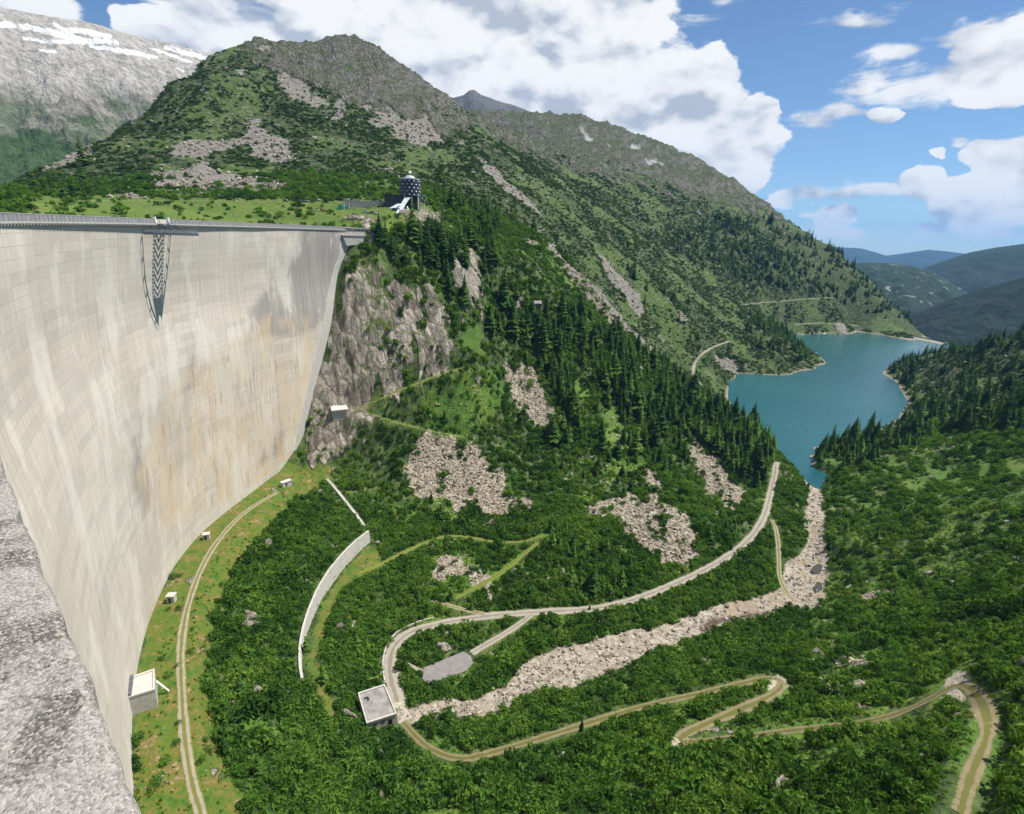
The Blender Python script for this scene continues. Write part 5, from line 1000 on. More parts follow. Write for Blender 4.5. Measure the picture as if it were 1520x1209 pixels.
for row in range(5):
    for k in range(14):
        a = math.radians(-90 + (k + 0.5 * (row % 2)) * 360 / 14 + 8); z = tw_z + hb * (0.07 + 0.205 * row); r = RT + 0.02
        c_ = (TWX + r * math.cos(a), TWY + r * math.sin(a)); 
        if math.sin(a) > 0.35: continue
        tx, ty = -math.sin(a), math.cos(a); nx_, ny_ = math.cos(a), math.sin(a); w2, h2, d2 = 0.40, 0.55, 0.45; mb = MB()
        mb.add([(c_[0] - tx * w2, c_[1] - ty * w2, z), (c_[0] + tx * w2, c_[1] + ty * w2, z + 0.25), (c_[0] + tx * w2 + nx_ * d2, c_[1] + ty * w2 + ny_ * d2, z + 0.25), (c_[0] - tx * w2 + nx_ * d2, c_[1] - ty * w2 + ny_ * d2, z), (c_[0] - tx * w2, c_[1] - ty * w2, z + h2), (c_[0] + tx * w2, c_[1] + ty * w2, z + h2 + 0.25), (c_[0] + tx * w2 + nx_ * d2 * 0.2, c_[1] + ty * w2 + ny_ * d2 * 0.2, z + h2 + 0.25), (c_[0] - tx * w2 + nx_ * d2 * 0.2, c_[1] - ty * w2 + ny_ * d2 * 0.2, z + h2)], [(3, 2, 1, 0), (4, 5, 6, 7), (0, 1, 5, 4), (1, 2, 6, 5), (2, 3, 7, 6), (3, 0, 4, 7)])
        mb.build('window', mwhite, tw)
MB().lathe((TWX, TWY, TZ - 2), [(RT * 0.80, 0), (RT * 0.80, tw_z - TZ + 1.99)], 32).build('shaft', mdark, tw)
for k in range(8):
    a = math.radians(k * 45 + 20); MB().box((TWX + RT * 0.93 * math.cos(a), TWY + RT * 0.93 * math.sin(a), TZ - 2), (1.1, 1.1, tw_z - TZ + 1.98), a).build('pillar', mgrey, tw)
ang0 = math.atan2(-TWY, -TWX)                             # towards the viewer
# low dark wing to the left, stone terrace wall
dT = math.hypot(TWX, TWY); rt = np.array([TWY, -TWX]) / dT   # to the right seen from the dam
def bl(du, out, z): q = np.array([TWX, TWY]) + rt * du * sc_ - np.array([TWX, TWY]) / dT * out; return (q[0], q[1], z)
wg = thing('hotel_wing', 'low dark flat-roofed hotel wing left of the round tower', 'building', (*bl(-26, 0, 0)[:2], TZ))
MB().prism([bl(-36, 5, 0), bl(-13, 5, 0), bl(-13, -9, 0), bl(-36, -9, 0)], TZ - 2, tw_z - 0.2).build('wall', mnavy, wg)
MB().prism([bl(-37.5, 6.5, 0), bl(-12.5, 6.5, 0), bl(-12.5, -10, 0), bl(-37.5, -10, 0)], tw_z - 0.198, tw_z + 0.35).build('roof', mdark, wg)
for k in range(6):
    MB().prism([bl(-34 + k * 3.6, 5.08, 0), bl(-31.6 + k * 3.6, 5.08, 0), bl(-31.6 + k * 3.6, 4.8, 0), bl(-34 + k * 3.6, 4.8, 0)], TZ + 1.2, TZ + 3.4).build('window', mglass, wg)
tr = thing('terrace_wall', 'long low rubble stone terrace wall left of the hotel wing', 'wall', (*bl(-62, 0, 0)[:2], TZ))
for k in range(9): MB().prism([bl(-92 + k * 6, 6 - k * 0.5, 0), bl(-86.1 + k * 6, 5.6 - k * 0.5, 0), bl(-86.1 + k * 6, -6, 0), bl(-92 + k * 6, -6, 0)], TZ - 3, TZ + 4.4 + random.uniform(-0.7, 0.7)).build('wall_section', mstone, tr)
# the covered way sweeping down from the tower: a twisted light-grey roof on legs
cw = thing('covered_stair', 'sweeping light grey metal roof sloping down in front of the round tower', 'stairs', (*bl(-10, 14, 0)[:2], TZ))
def sweep(a, c, wid, z0, z1, mat, nm, tw_=0.0, th=0.5):
    mb = MB(); n = 10; vs = []
    for i in range(n + 1):
        k = i / n; du = a[0] + (c[0] - a[0]) * k; ou = a[1] + (c[1] - a[1]) * k; z = z0 + (z1 - z0) * (k ** 1.15); ww = wid * (1 - 0.15 * math.sin(k * math.pi))
        for s, zz in ((-1, 0), (1, 0), (1, -th), (-1, -th)): q = bl(du + s * ww / 2 / sc_, ou + s * tw_, z + zz + s * tw_ * 0.4); vs.append(q)
    fs = [(0, 1, 2, 3), tuple(4 * n + j for j in (3, 2, 1, 0))]
    for i in range(n):
        for j in range(4): fs.append((4 * i + j, 4 * (i + 1) + j, 4 * (i + 1) + (j + 1) % 4, 4 * i + (j + 1) % 4))
    mb.add(vs, fs); mb.build(nm, mat, cw)
sweep((-3, 8), (-16, 30), 5.0, tw_z - 1.0, tw_z - 15.5, mzinc, 'roof_ramp', 0.4)
sweep((-13, 13), (-24, 22), 6.0, tw_z - 7.0, tw_z - 11.2, mzinc, 'canopy', 0.6)
mb = MB(); mb.bar(bl(-4.5, 22, tw_z - 9.5), bl(-0.5, 24, tw_z - 16.5), 0.9).build('leg', mwhite, cw)
MB().prism([bl(-25, 20, 0), bl(-14, 26, 0), bl(-12, 18, 0), bl(-23, 14, 0)], TZ - 6, tw_z - 11.6).build('entrance_wall', mnavy, cw)
# white ring sculpture beside the tower
rg = thing('ring_sculpture', 'white upright ring standing right of the round tower', 'sculpture', bl(20, 4, TZ - 1))
mb = MB(); cR = Vector(bl(20, 4, tw_z - 0.8)); rv = Vector((rt[0], rt[1], 0)); n = 20
for i in range(n):
    a, c = 2 * math.pi * i / n, 2 * math.pi * (i + 1) / n; mb.bar(cR + rv * 1.9 * math.cos(a) + Vector((0, 0, 2.3 * math.sin(a))), cR + rv * 1.9 * math.cos(c) + Vector((0, 0, 2.3 * math.sin(c))), 0.5)
mb.build('ring', mwhite, rg); MB().bar(cR - Vector((0, 0, 2.2)), cR - Vector((0, 0, 12)), 0.4).build('post', mwhite, rg)
# parked cars and small stands by the plateau road
def make_car(c, rgb, label, rz):
    o = thing('parked_car', label, 'car', c, rz, 'cars parked on the plateau'); pm = plain('car_paint', rgb, 0.35, 0, 0.05)
    def put(mb, n, m): return mesh_ob(n, mb.v, mb.f, m, o)
    mb = MB(); prof = [(-2.1, 0.35), (-2.15, 0.8), (-1.9, 0.95), (-1.2, 1.0), (1.0, 1.0), (1.95, 0.9), (2.1, 0.7), (2.1, 0.35)]
    vs = [(x, s * 0.88, z) for s in (-1, 1) for x, z in prof]; n = len(prof); mb.add(vs, [tuple(range(n)), tuple(range(2 * n - 1, n - 1, -1))] + [(i, n + i, n + (i + 1) % n, (i + 1) % n) for i in range(n)]); put(mb, 'body', pm)
    put(MB().box((-0.25, 0, 0.99), (2.5, 1.6, 0.5), 0, 0.78), 'cabin_glass', mglass); put(MB().box((-0.25, 0, 1.492), (1.75, 1.2, 0.06)), 'roof', pm)
    for x in (-1.35, 1.3):
        for y in (-0.85, 0.85):
            mw = MB(); 
            for a in range(10): pass
            n = 12; vs = [(x + 0.33 * math.cos(2 * math.pi * i / n), y + s * 0.11, 0.33 + 0.33 * math.sin(2 * math.pi * i / n)) for s in (-1, 1) for i in range(n)]
            mw.add(vs, [tuple(range(n)), tuple(range(2 * n - 1, n - 1, -1))] + [(i, n + i, n + (i + 1) % n, (i + 1) % n) for i in range(n)]); wo_ = put(mw, 'wheel', mdark); hb_ = MB().box((x, y + (0.115 if y > 0 else -0.115), 0.23), (0.22, 0.02, 0.2)); mesh_ob('hub', hb_.v, hb_.f, mwhite, wo_)
    return o
CARS = [(446, 299, (0.6, 0.62, 0.65), 'silver'), (455, 299.3, (0.65, 0.64, 0.6), 'cream'), (464, 297, (0.5, 0.04, 0.03), 'red'), (474, 298, (0.7, 0.7, 0.7), 'white'), (485, 298.5, (0.72, 0.72, 0.72), 'white'), (494, 297, (0.3, 0.09, 0.05), 'rust-brown'), (500, 294, (0.55, 0.6, 0.6), 'pale blue'), (541, 316, (0.3, 0.36, 0.5), 'blue'), (547, 317, (0.5, 0.52, 0.55), 'silver'), (553, 317, (0.08, 0.09, 0.11), 'black'), (560, 318, (0.6, 0.6, 0.6), 'white'), (468, 313.5, (0.65, 0.65, 0.65), 'white'), (481, 314, (0.45, 0.05, 0.04), 'red'), (488, 314.5, (0.08, 0.25, 0.14), 'green')]
pos = ['leftmost on the upper plateau road', 'second from left on the upper plateau road', 'among pale cars on the upper plateau road', 'right of the red car on the upper road', 'second right of the red car on the upper road', 'beside the plateau car row end', 'highest up on the plateau road', 'leftmost below the stone terrace wall', 'second from left below the terrace wall', 'in the row below the terrace wall', 'right end of the row below the terrace wall', 'on the lower meadow road left of a red one', 'on the lower meadow road', 'on the lower meadow road right of the red one']
for (u, v, rgb, cn_), p_ in zip(CARS, pos):
    g = ground(np.array([u * 1.0]), np.array([v * 1.0]), 440)[0]; make_car((float(g[0]), float(g[1]), float(gz(g[0], g[1])) + 0.05), rgb, 'small %s car parked %s' % (cn_, p_), random.uniform(-0.5, 0.5) + 0.4)
g = ground(np.array([506.0]), np.array([311.0]), 440)[0]
bo = thing('play_frame', 'small turquoise kiosk with two white poles on the plateau meadow', 'kiosk', (float(g[0]), float(g[1]), float(gz(g[0], g[1]))))
mtq = plain('turquoise_paint', (0.04, 0.33, 0.30), 0.5)
for args in ((MB().box((0, 0, -1), (4.2, 3, 4.4)), 'booth', mtq), (MB().box((3.2, 0, -1), (0.35, 0.35, 7)), 'pole', mwhite), (MB().box((7.5, 0.5, -1), (0.35, 0.35, 7)), 'pole', mwhite), (MB().box((5.4, 1, -1), (2.4, 1.5, 3.2)), 'panel', mtq)): mesh_ob(args[1], args[0].v, args[0].f, args[2], bo)
# cabin above the forest
g = ground(np.array([797.0]), np.array([455.0]))[0]
cbn = thing('wooden_cabin', 'tiny dark-roofed cabin among the trees on the forested spur', 'hut', (float(g[0]), float(g[1]), float(g[2])), 0.4)
mwood = plain('weathered_wood', (0.16, 0.12, 0.09), 0.9)
mesh_ob('wall', *(lambda m: (m.v, m.f))(MB().box((0, 0, -2), (7, 5, 5.2))), mwood, cbn)
mb = MB(); mb.add([(-4, -3.2, 3.0), (4, -3.2, 3.0), (4, 0, 5.4), (-4, 0, 5.4), (-4, 3.2, 3.0), (4, 3.2, 3.0)], [(0, 1, 2, 3), (3, 2, 5, 4), (0, 3, 4), (1, 5, 2), (0, 4, 5, 1)]); mesh_ob('roof', mb.v, mb.f, mroof, cbn)
# far embankment that closes the lake
mpale = plain('pale_riprap', (0.40, 0.37, 0.32), 0.95, 0, 0.3, 0.15)
ed_ = thing('lake_embankment', 'long low grey embankment closing the far end of the lake', 'dam', tuple(map(float, hit_z(1270, 489, 0.0))))
el_ = resample(hit_z(np.array([1262, 1290, 1320, 1350, 1380, 1402.0]), np.array([487.5, 491, 496, 501.5, 507, 512.0]), np.zeros(6)), 30.0)
for i in range(len(el_) - 1):
    a, c = el_[i], el_[i + 1]; dd_ = (c - a)[:2]; dd_ /= np.hypot(*dd_); nn = np.array([-dd_[1], dd_[0]]); nn = nn if nn @ a[:2] > 0 else -nn
    mb = MB(); sec = [(-14, -6), (0, 4.6), (7, 4.6), (40, -26)]
    mb.add([(*(a[:2] + nn * o_), z) for o_, z in sec] + [(*(c[:2] + nn * o_), z) for o_, z in sec], [(0, 1, 2, 3), (7, 6, 5, 4), (0, 4, 5, 1), (1, 5, 6, 2), (2, 6, 7, 3), (3, 7, 4, 0)]); mb.build('embankment_section', mpale, ed_)
    mb = MB(); mb.bar((*(a[:2] + nn * 0.4), 5.2), (*(c[:2] + nn * 0.4), 5.2), 0.4, 1.2); mb.build('guard_wall', mdark, ed_)
g = hit_z(1223, 496.5, 0.0)
bt = thing('moored_boat', 'small white boat at the far shore of the lake', 'boat', tuple(map(float, g)), 0.6)
mb = MB(); st5 = [(-6, 1.4, 1.5), (-3, 2.0, 1.5), (2, 2.0, 1.6), (5, 1.2, 1.9), (7, 0.1, 2.3)]; vs = []
for x, hw_, zt in st5: vs += [(x, -hw_, zt), (x, -hw_ * 0.5, -0.3), (x, hw_ * 0.5, -0.3), (x, hw_, zt)]
mb.add(vs, [(0, 1, 2, 3)] + [(4 * i + j, 4 * i + 4 + j, 4 * i + 5 + j, 4 * i + 1 + j) for i in range(4) for j in range(3)] + [(4 * i + 3, 4 * i + 7, 4 * i + 4, 4 * i) for i in range(4)]); mesh_ob('hull', mb.v, mb.f, mwhite, bt); mesh_ob('cabin', *(lambda m: (m.v, m.f))(MB().box((-1, 0, 1.5), (4, 2.6, 1.7), 0, 0.8)), mwhite, bt)
# ------------------------------------------------------------------ visitors on the crest
def person(loc, rz, shirt, legs, label, i):
    verts = [(0, 0, 0.95), (0, 0, 1.2), (0, 0, 1.42), (0, 0, 1.52), (0, 0, 1.66), (0, 0, 1.76), (0.11, 0, 0.9), (0.12, 0.02, 0.5), (0.12, 0, 0.06), (0.12, -0.14, 0.03), (-0.11, 0, 0.9), (-0.12, 0.0, 0.5), (-0.12, 0.06, 0.06), (-0.12, -0.08, 0.03), (0.2, 0, 1.4), (0.26, 0.02, 1.12), (0.24, -0.12, 0.9), (-0.2, 0, 1.4), (-0.26, 0.02, 1.12), (-0.25, -0.1, 0.9)]
    edg = [(0, 1), (1, 2), (2, 3), (3, 4), (4, 5), (0, 6), (6, 7), (7, 8), (8, 9), (0, 10), (10, 11), (11, 12), (12, 13), (2, 14), (14, 15), (15, 16), (2, 17), (17, 18), (18, 19)]
    rr = [0.16, 0.15, 0.17, 0.06, 0.10, 0.08, 0.10, 0.07, 0.05, 0.045, 0.10, 0.07, 0.05, 0.045, 0.065, 0.05, 0.04, 0.065, 0.05, 0.04]
    me = bpy.data.meshes.new('person'); me.from_pydata(verts, edg, []); o = bpy.data.objects.new('person', me); COL.objects.link(o); o.location = loc; o.rotation_euler = (0, 0, rz)
    md = o.modifiers.new('skin', 'SKIN')
    if not me.skin_vertices: bpy.context.view_layer.objects.active = o
    if me.skin_vertices:
        for v_, r_ in zip(me.skin_vertices[0].data, rr): v_.radius = (r_, r_ * 0.8)
        me.skin_vertices[0].data[0].use_root = True
    o.modifiers.new('sub', 'SUBSURF').levels = 1
    m, t, b = new_mat('clothing', 0.9); z = t.node('ShaderNodeSeparateXYZ'); t.put(z.inputs[0], t.node('ShaderNodeTexCoord').outputs['Object'])
    c = t.mix(t.m('GREATER_THAN', z.outputs[2], 0.93), legs, shirt); c = t.mix(t.m('GREATER_THAN', z.outputs[2], 1.52), c, (0.5, 0.32, 0.23)); c = t.mix(t.m('GREATER_THAN', z.outputs[2], 1.70), c, (0.08, 0.05, 0.03))
    t.l.new(c, b.inputs['Base Color']); me.materials.append(m)
    return tag(o, label, 'person', 'visitors on the dam crest')
SH_ = [((0.02, 0.35, 0.45), 'turquoise'), ((0.6, 0.12, 0.04), 'orange-red'), ((0.65, 0.5, 0.05), 'yellow'), ((0.7, 0.7, 0.68), 'white'), ((0.5, 0.04, 0.05), 'red'), ((0.05, 0.07, 0.25), 'dark blue'), ((0.7, 0.66, 0.5), 'cream'), ((0.03, 0.03, 0.03), 'black'), ((0.55, 0.2, 0.3), 'pink'), ((0.2, 0.3, 0.1), 'olive')]
spots = [(70, 0, 'leftmost visitor on the dam crest'), (98, 1, 'standing alone on the left part of the crest'), (150, 5, 'alone halfway between the left edge and the steel platform'), (163, 2, 'on the crest left of the walkers near the platform'), (172, 3, 'in the line of walkers left of the platform'), (186, 4, 'on the crest, middle of the walkers left of the platform'), (198, 2, 'close behind others left of the platform'), (206, 6, 'on the crest just left of the platform gate'), (214, 1, 'beside the left gate post of the platform'), (226, 4, 'in the platform gate, left one'), (230, 7, 'in the platform gate, middle one'), (236, 4, 'in the platform gate, right one'), (300, 7, 'alone on the crest right of the platform'), (420, 5, 'alone on the far right part of the crest')]
for i, (u, si, where) in enumerate(spots):
    d = ray(u, 324.0); q = ray_r(u, 324.0, DR + (0.2 if not (220 < u < 240) else -0.6)); person((float(q[0]), float(q[1]), 197.96), random.uniform(0, 6.28), SH_[si][0], random.choice([(0.05, 0.06, 0.1), (0.2, 0.17, 0.13), (0.03, 0.03, 0.03)]), 'person in a %s top %s' % (SH_[si][1], where), i)

# ------------------------------------------------------------------ plants and stones: shapes
def leaf_mat(name, dark, light, yellow=None, trans=0.25):
    m = bpy.data.materials.new(name); m.use_nodes = True; t = NT(m.node_tree); t.n.clear()
    oi = t.node('ShaderNodeObjectInfo'); P = t.node('ShaderNodeNewGeometry').outputs['Position']
    n1 = t.noise(P, 0.028, 4, 0.6); n2 = t.noise(P, 0.9, 3, 0.6)
    f = t.m('ADD', t.m('MULTIPLY', oi.outputs['Random'], 0.36), t.m('ADD', t.m('MULTIPLY', t.mapr(n1, 0.32, 0.68, 0, 1), 0.42), t.m('MULTIPLY', n2, 0.22)))
    stops = [(0.24, dark), (0.54, light)] + ([(0.80, yellow)] if yellow else [])
    col = t.ramp(f, stops)
    df = t.node('ShaderNodeBsdfDiffuse'); t.put(df.inputs[0], col); tr = t.node('ShaderNodeBsdfTranslucent'); t.put(tr.inputs[0], t.mix(1.0, col, (1.3, 1.25, 0.6), 'MULTIPLY'))
    mx = t.node('ShaderNodeMixShader'); mx.inputs[0].default_value = trans; t.l.new(df.outputs[0], mx.inputs[1]); t.l.new(tr.outputs[0], mx.inputs[2])
    o = t.node('ShaderNodeOutputMaterial'); t.l.new(mx.outputs[0], o.inputs[0]); return m
m_alder = leaf_mat('alder_leaf', (0.030, 0.076, 0.015), (0.080, 0.172, 0.026), (0.145, 0.245, 0.040), 0.38)
m_pine = leaf_mat('dwarf_pine', (0.022, 0.048, 0.013), (0.046, 0.090, 0.020), (0.080, 0.128, 0.030), 0.2)
m_spruce = leaf_mat('spruce_needle', (0.020, 0.048, 0.014), (0.046, 0.098, 0.022), (0.085, 0.152, 0.030), 0.22)
m_larch = leaf_mat('larch_needle', (0.040, 0.088, 0.018), (0.080, 0.155, 0.028), (0.115, 0.198, 0.038), 0.3)
m_bark = plain('bark', (0.10, 0.075, 0.055), 0.95)
def rock_mat(name, a, c, d):
    m, t, b = new_mat(name, 0.95); oi = t.node('ShaderNodeObjectInfo'); P = t.node('ShaderNodeNewGeometry').outputs['Position']
    t.l.new(t.ramp(t.m('ADD', t.m('MULTIPLY', oi.outputs['Random'], 0.6), t.m('MULTIPLY', t.noise(P, 1.5, 5, 0.7), 0.4)), [(0.2, a), (0.5, c), (0.85, d)]), b.inputs['Base Color']); return m
m_scree = rock_mat('scree_stone', (0.125, 0.107, 0.082), (0.23, 0.202, 0.160), (0.36, 0.325, 0.265))
m_river = rock_mat('river_stone', (0.115, 0.102, 0.082), (0.235, 0.212, 0.176), (0.39, 0.362, 0.315))
SRC = bpy.data.collections.new('sources')
def src_ob(name, v, f, mats, mi=None, smooth=False):
    me = bpy.data.meshes.new(name); me.from_pydata([tuple(p) for p in v], [], f); me.update()
    for m in mats: me.materials.append(m)
    if mi is not None: me.polygons.foreach_set('material_index', np.asarray(mi, np.int32))
    return me
def make_shrub(seed, n=90, lobes=6, leaf=0.30):
    r = np.random.default_rng(seed); v = []; f = []
    cs = [(r.uniform(-0.5, 0.5), r.uniform(-0.5, 0.5), r.uniform(0.35, 0.75), r.uniform(0.38, 0.6)) for _ in range(lobes)]
    for i in range(n):
        cx, cy, cz, rr = cs[r.integers(lobes)]; a = r.uniform(0, 2 * math.pi); e = math.asin(r.uniform(-0.25, 1)); nrm = np.array([math.cos(a) * math.cos(e), math.sin(a) * math.cos(e), math.sin(e)])
        p = np.array([cx, cy, cz]) + nrm * rr * r.uniform(0.8, 1.08); n2 = nrm + r.normal(0, 0.45, 3); n2 /= np.linalg.norm(n2); t1 = np.cross(n2, r.normal(0, 1, 3)); t1 /= np.linalg.norm(t1); t2 = np.cross(n2, t1)
        s1, s2 = leaf * r.uniform(0.6, 1.2), leaf * r.uniform(0.5, 0.9); k = len(v)
        v += [p - t1 * s1, p - t2 * s2 * 0.6 + n2 * 0.04, p + t1 * s1, p + t2 * s2 * 0.6 + n2 * 0.04]; f.append((k, k + 1, k + 2, k + 3))
    return v, f
def make_conifer(seed, tiers=11, spread=0.20, seg=9, droop=0.35, thin=1.0):
    """unit height; tiers of drooping sprays"""
    r = np.random.default_rng(seed); v = []; f = []
    for i in range(tiers):
        k = i / (tiers - 1); z = 0.10 + 0.86 * k; rad_ = spread * (1 - k) ** 0.85 * r.uniform(0.82, 1.12) + 0.012; sg = max(5, int(seg * (1 - 0.45 * k)))
        a0 = r.uniform(0, 6.28)
        for j in range(sg):
            a = a0 + 2 * math.pi * j / sg + r.uniform(-0.22, 0.22); L = rad_ * r.uniform(0.72, 1.18); wd = L * r.uniform(0.32, 0.50) * thin; dz = -L * droop * r.uniform(0.6, 1.4); up = 0.055 * (1 - 0.5 * k)
            d = np.array([math.cos(a), math.sin(a), 0]); s = np.array([-math.sin(a), math.cos(a), 0]); c = np.array([0, 0, z]); q = len(v)
            v += [c + [0, 0, up], c + d * L * 0.55 + s * wd + [0, 0, dz * 0.4], c + d * L + [0, 0, dz], c + d * L * 0.55 - s * wd + [0, 0, dz * 0.4 - 0.01]]; f.append((q, q + 1, q + 2, q + 3))
            if thin > 0.9: q = len(v); v += [c + d * L * 0.2 + [0, 0, up * 0.3], c + d * L * 0.75 + s * wd * 0.5 + [0, 0, dz * 0.5 - 0.035], c + d * L * 0.9 + [0, 0, dz - 0.02], c + d * L * 0.75 - s * wd * 0.5 + [0, 0, dz * 0.5 - 0.035]]; f.append((q, q + 1, q + 2, q + 3))
    q = len(v); v += [np.array([0, 0, 1.0]), np.array([0.012, 0, 0.93]), np.array([-0.008, 0.01, 0.93]), np.array([-0.006, -0.011, 0.93])]; f += [(q, q + 1, q + 2), (q, q + 2, q + 3), (q, q + 3, q + 1)]
    return v, f
def make_trunk(r0=0.017, h=0.9, n=6):
    v = []; f = []; lv = [(0, r0 * 1.3), (0.1, r0), (0.5, r0 * 0.6), (h, r0 * 0.12)]
    for z, r in lv:
        for i in range(n): v.append((r * math.cos(2 * math.pi * i / n), r * math.sin(2 * math.pi * i / n), z - (0.04 if z == 0 else 0)))
    for j in range(3):
        for i in range(n): f.append((j * n + i, j * n + (i + 1) % n, (j + 1) * n + (i + 1) % n, (j + 1) * n + i))
    return v, f
def make_rock(seed):
    bm = bmesh.new(); bmesh.ops.create_icosphere(bm, subdivisions=1, radius=0.5); r = np.random.default_rng(seed); pl = [(r.normal(0, 1, 3), r.uniform(0.26, 0.42)) for _ in range(6)]
    for vt in bm.verts:
        p = np.array(vt.co) * r.uniform(0.85, 1.2)
        for n_, d_ in pl:
            n_ = n_ / np.linalg.norm(n_); s = p @ n_
            if s > d_: p = p - n_ * (s - d_)
        vt.co = Vector(p * np.array([1.25, 0.95, 0.8]))
    v = [tuple(q.co) for q in bm.verts]; f = [tuple(x.index for x in q.verts) for q in bm.faces]; bm.free(); return v, f
def scatter(name, label, cat, meshes, pts, scl, rz, tilt, vid, parent=None):
    """one object for what nobody could count: points carrying instances"""
    co = bpy.data.collections.new(name + '_source')
    for i, me in enumerate(meshes): co.objects.link(bpy.data.objects.new('%s_source_%02d' % (name, i), me))
    me = bpy.data.meshes.new(name); me.vertices.add(len(pts)); me.vertices.foreach_set('co', np.asarray(pts, np.float32).ravel())
    o = bpy.data.objects.new(name, me); COL.objects.link(o); o['kind'] = 'stuff'; o['label'] = label; o['category'] = cat
    for nm, typ, key, val in (('scl', 'FLOAT_VECTOR', 'vector', scl), ('rot', 'FLOAT_VECTOR', 'vector', np.c_[tilt, rz]), ('vid', 'INT', 'value', vid)):
        a = me.attributes.new(nm, typ, 'POINT'); a.data.foreach_set(key, np.asarray(val, np.int32 if typ == 'INT' else np.float32).ravel())
    ng = bpy.data.node_groups.new(name, 'GeometryNodeTree'); ng.interface.new_socket('Geometry', in_out='INPUT', socket_type='NodeSocketGeometry'); ng.interface.new_socket('Geometry', in_out='OUTPUT', socket_type='NodeSocketGeometry')
    gi = ng.nodes.new('NodeGroupInput'); go = ng.nodes.new('NodeGroupOutput'); ip = ng.nodes.new('GeometryNodeInstanceOnPoints'); ci = ng.nodes.new('GeometryNodeCollectionInfo')
    ci.inputs['Collection'].default_value = co; ci.inputs['Separate Children'].default_value = True; ci.inputs['Reset Children'].default_value = True; ip.inputs['Pick Instance'].default_value = True
    def na(n, dt): q = ng.nodes.new('GeometryNodeInputNamedAttribute'); q.data_type = dt; q.inputs[0].default_value = n; return q.outputs[0]
    L = ng.links.new
    L(gi.outputs[0], ip.inputs['Points']); L(ci.outputs[0], ip.inputs['Instance']); L(na('vid', 'INT'), ip.inputs['Instance Index']); L(na('rot', 'FLOAT_VECTOR'), ip.inputs['Rotation']); L(na('scl', 'FLOAT_VECTOR'), ip.inputs['Scale']); L(ip.outputs[0], go.inputs[0])
    o.modifiers.new('scatter', 'NODES').node_group = ng
    return o
def cells(n, d0, d1, b0=B0 + 0.12, b1=B1 - 0.12):        # even on the ground
    b = rng.uniform(b0, b1, n); d = np.sqrt(rng.uniform(d0 * d0, d1 * d1, n)); return d * np.sin(b), d * np.cos(b)
def look(A, x, y):
    fb = np.clip(np.round((np.arctan2(x, y) - B0) / (B1 - B0) * (NB - 1)), 0, NB - 1).astype(int); fl = np.clip(np.round((np.log(np.hypot(x, y)) - gl[0]) / (gl[-1] - gl[0]) * (ND - 1)), 0, ND - 1).astype(int)
    return A[fb, fl]
# keep clear of roads, walls and buildings
CLEAR = ROADNEAR.copy()
def clear_poly(poly, grow=1.5):
    global CLEAR
    poly = np.asarray(poly)[:, :2]; c = poly.mean(0); CLEAR = np.where(inpoly(GX, GY, [tuple(c + (p - c) * (1 + grow / max(2, np.hypot(*(p - c))))) for p in poly]), -1, CLEAR)
clear_poly(PADPOLY, 1.2); clear_poly(P4, 1.5); clear_poly(T4, 1.0)
nw = np.full_like(GZ, 1e9); _tz = np.zeros_like(GZ); near_line(wfine[:, :3], 6, nw, _tz, None, 1.6); CLEAR = np.minimum(CLEAR, nw); nw = np.full_like(GZ, 1e9); near_line(sl, 5, nw, _tz, None, 1.3); CLEAR = np.minimum(CLEAR, nw)
nw = np.full_like(GZ, 1e9); near_line(np.c_[wfine[:, :2] + _nr * 4.5, wfine[:, 3]], 8, nw, _tz, None, 2.6); CLEAR = np.minimum(CLEAR, nw)
for nm_, ex in (('hair1', 1.2), ('hair2', 2.0), ('path', 1.0), ('path2', 0.8), ('spur', 1.0), ('toe', 1.0), ('ledge2', 0.8), ('pad', 0.8)):
    nw = np.full_like(GZ, 1e9); ln_ = ROADS[nm_][0]; sh_ = ln_[:, :2] / np.linalg.norm(ln_[:, :2], axis=1)[:, None] * -1.2   # the side towards the viewer stays lower
    near_line(np.c_[ln_[:, :2] + sh_, ln_[:, 2]], 8, nw, _tz, None, ROADS[nm_][1] + ex); CLEAR = np.minimum(CLEAR, nw)
CLEAR = np.where(np.hypot(GX - TWX, GY - TWY) < 34, -1, CLEAR)
_dr = np.hypot(GX - DC[0], GY - DC[1]); CLEAR = np.where(_ondam & (_dr > DR - 4) & (_dr < DR + 60), -1, CLEAR)
BARE = np.maximum.reduce([DIRTW, ROCKW, SCREEW, RIVERW, SHORE * 1.0, (GZ < 0.8) * 1.0])
THIN = fbm(GX, GY, 55, 4, 201); FINE_ = fbm(GX, GY, 16, 4, 203)
GAP = fbm(GX, GY, 60, 4, 205)
# valley thicket
def shrub_pts(n, d0, d1, cut, rr, keep):
    x, y = cells(n, d0, d1); cl = look(CLEAR, x, y); ba = look(BARE, x, y); gr = look(GRASSW, x, y); me_ = look(MEADW, x, y); z = gz(x, y); th = look(THIN, x, y); fi = look(FINE_, x, y)
    prob = keep * np.where(gr > 0.5, np.clip(0.24 + 0.9 * fi - 0.08 * look(RIGHT * 1.0, x, y), 0.03, 0.6), np.clip(1.05 + 0.8 * np.minimum(fi, 0) * 2.0, 0, 1)) * np.where(ba > 0.5, np.clip(0.08 + 0.7 * fi, 0, 0.4), 1) * (me_ < 0.4)
    prob = np.where((look(RIVERW, x, y) > 0.4) | (look(DIRTW, x, y) > 0.3), 0, prob); prob = np.where(look(PLATEAU * 1.0, x, y) > 0.5, prob * 0.22, prob)
    r = rng.uniform(*rr, n) * np.exp(0.25 * rng.normal(0, 1, n)) * (1 + 0.5 * np.clip(th, -0.5, 0.6)); ok = (rng.random(n) < prob) & (cl > 0.2 + 0.55 * r) & (z > 0.6); x, y, z, r = x[ok], y[ok], z[ok], r[ok]
    return x, y, z, r
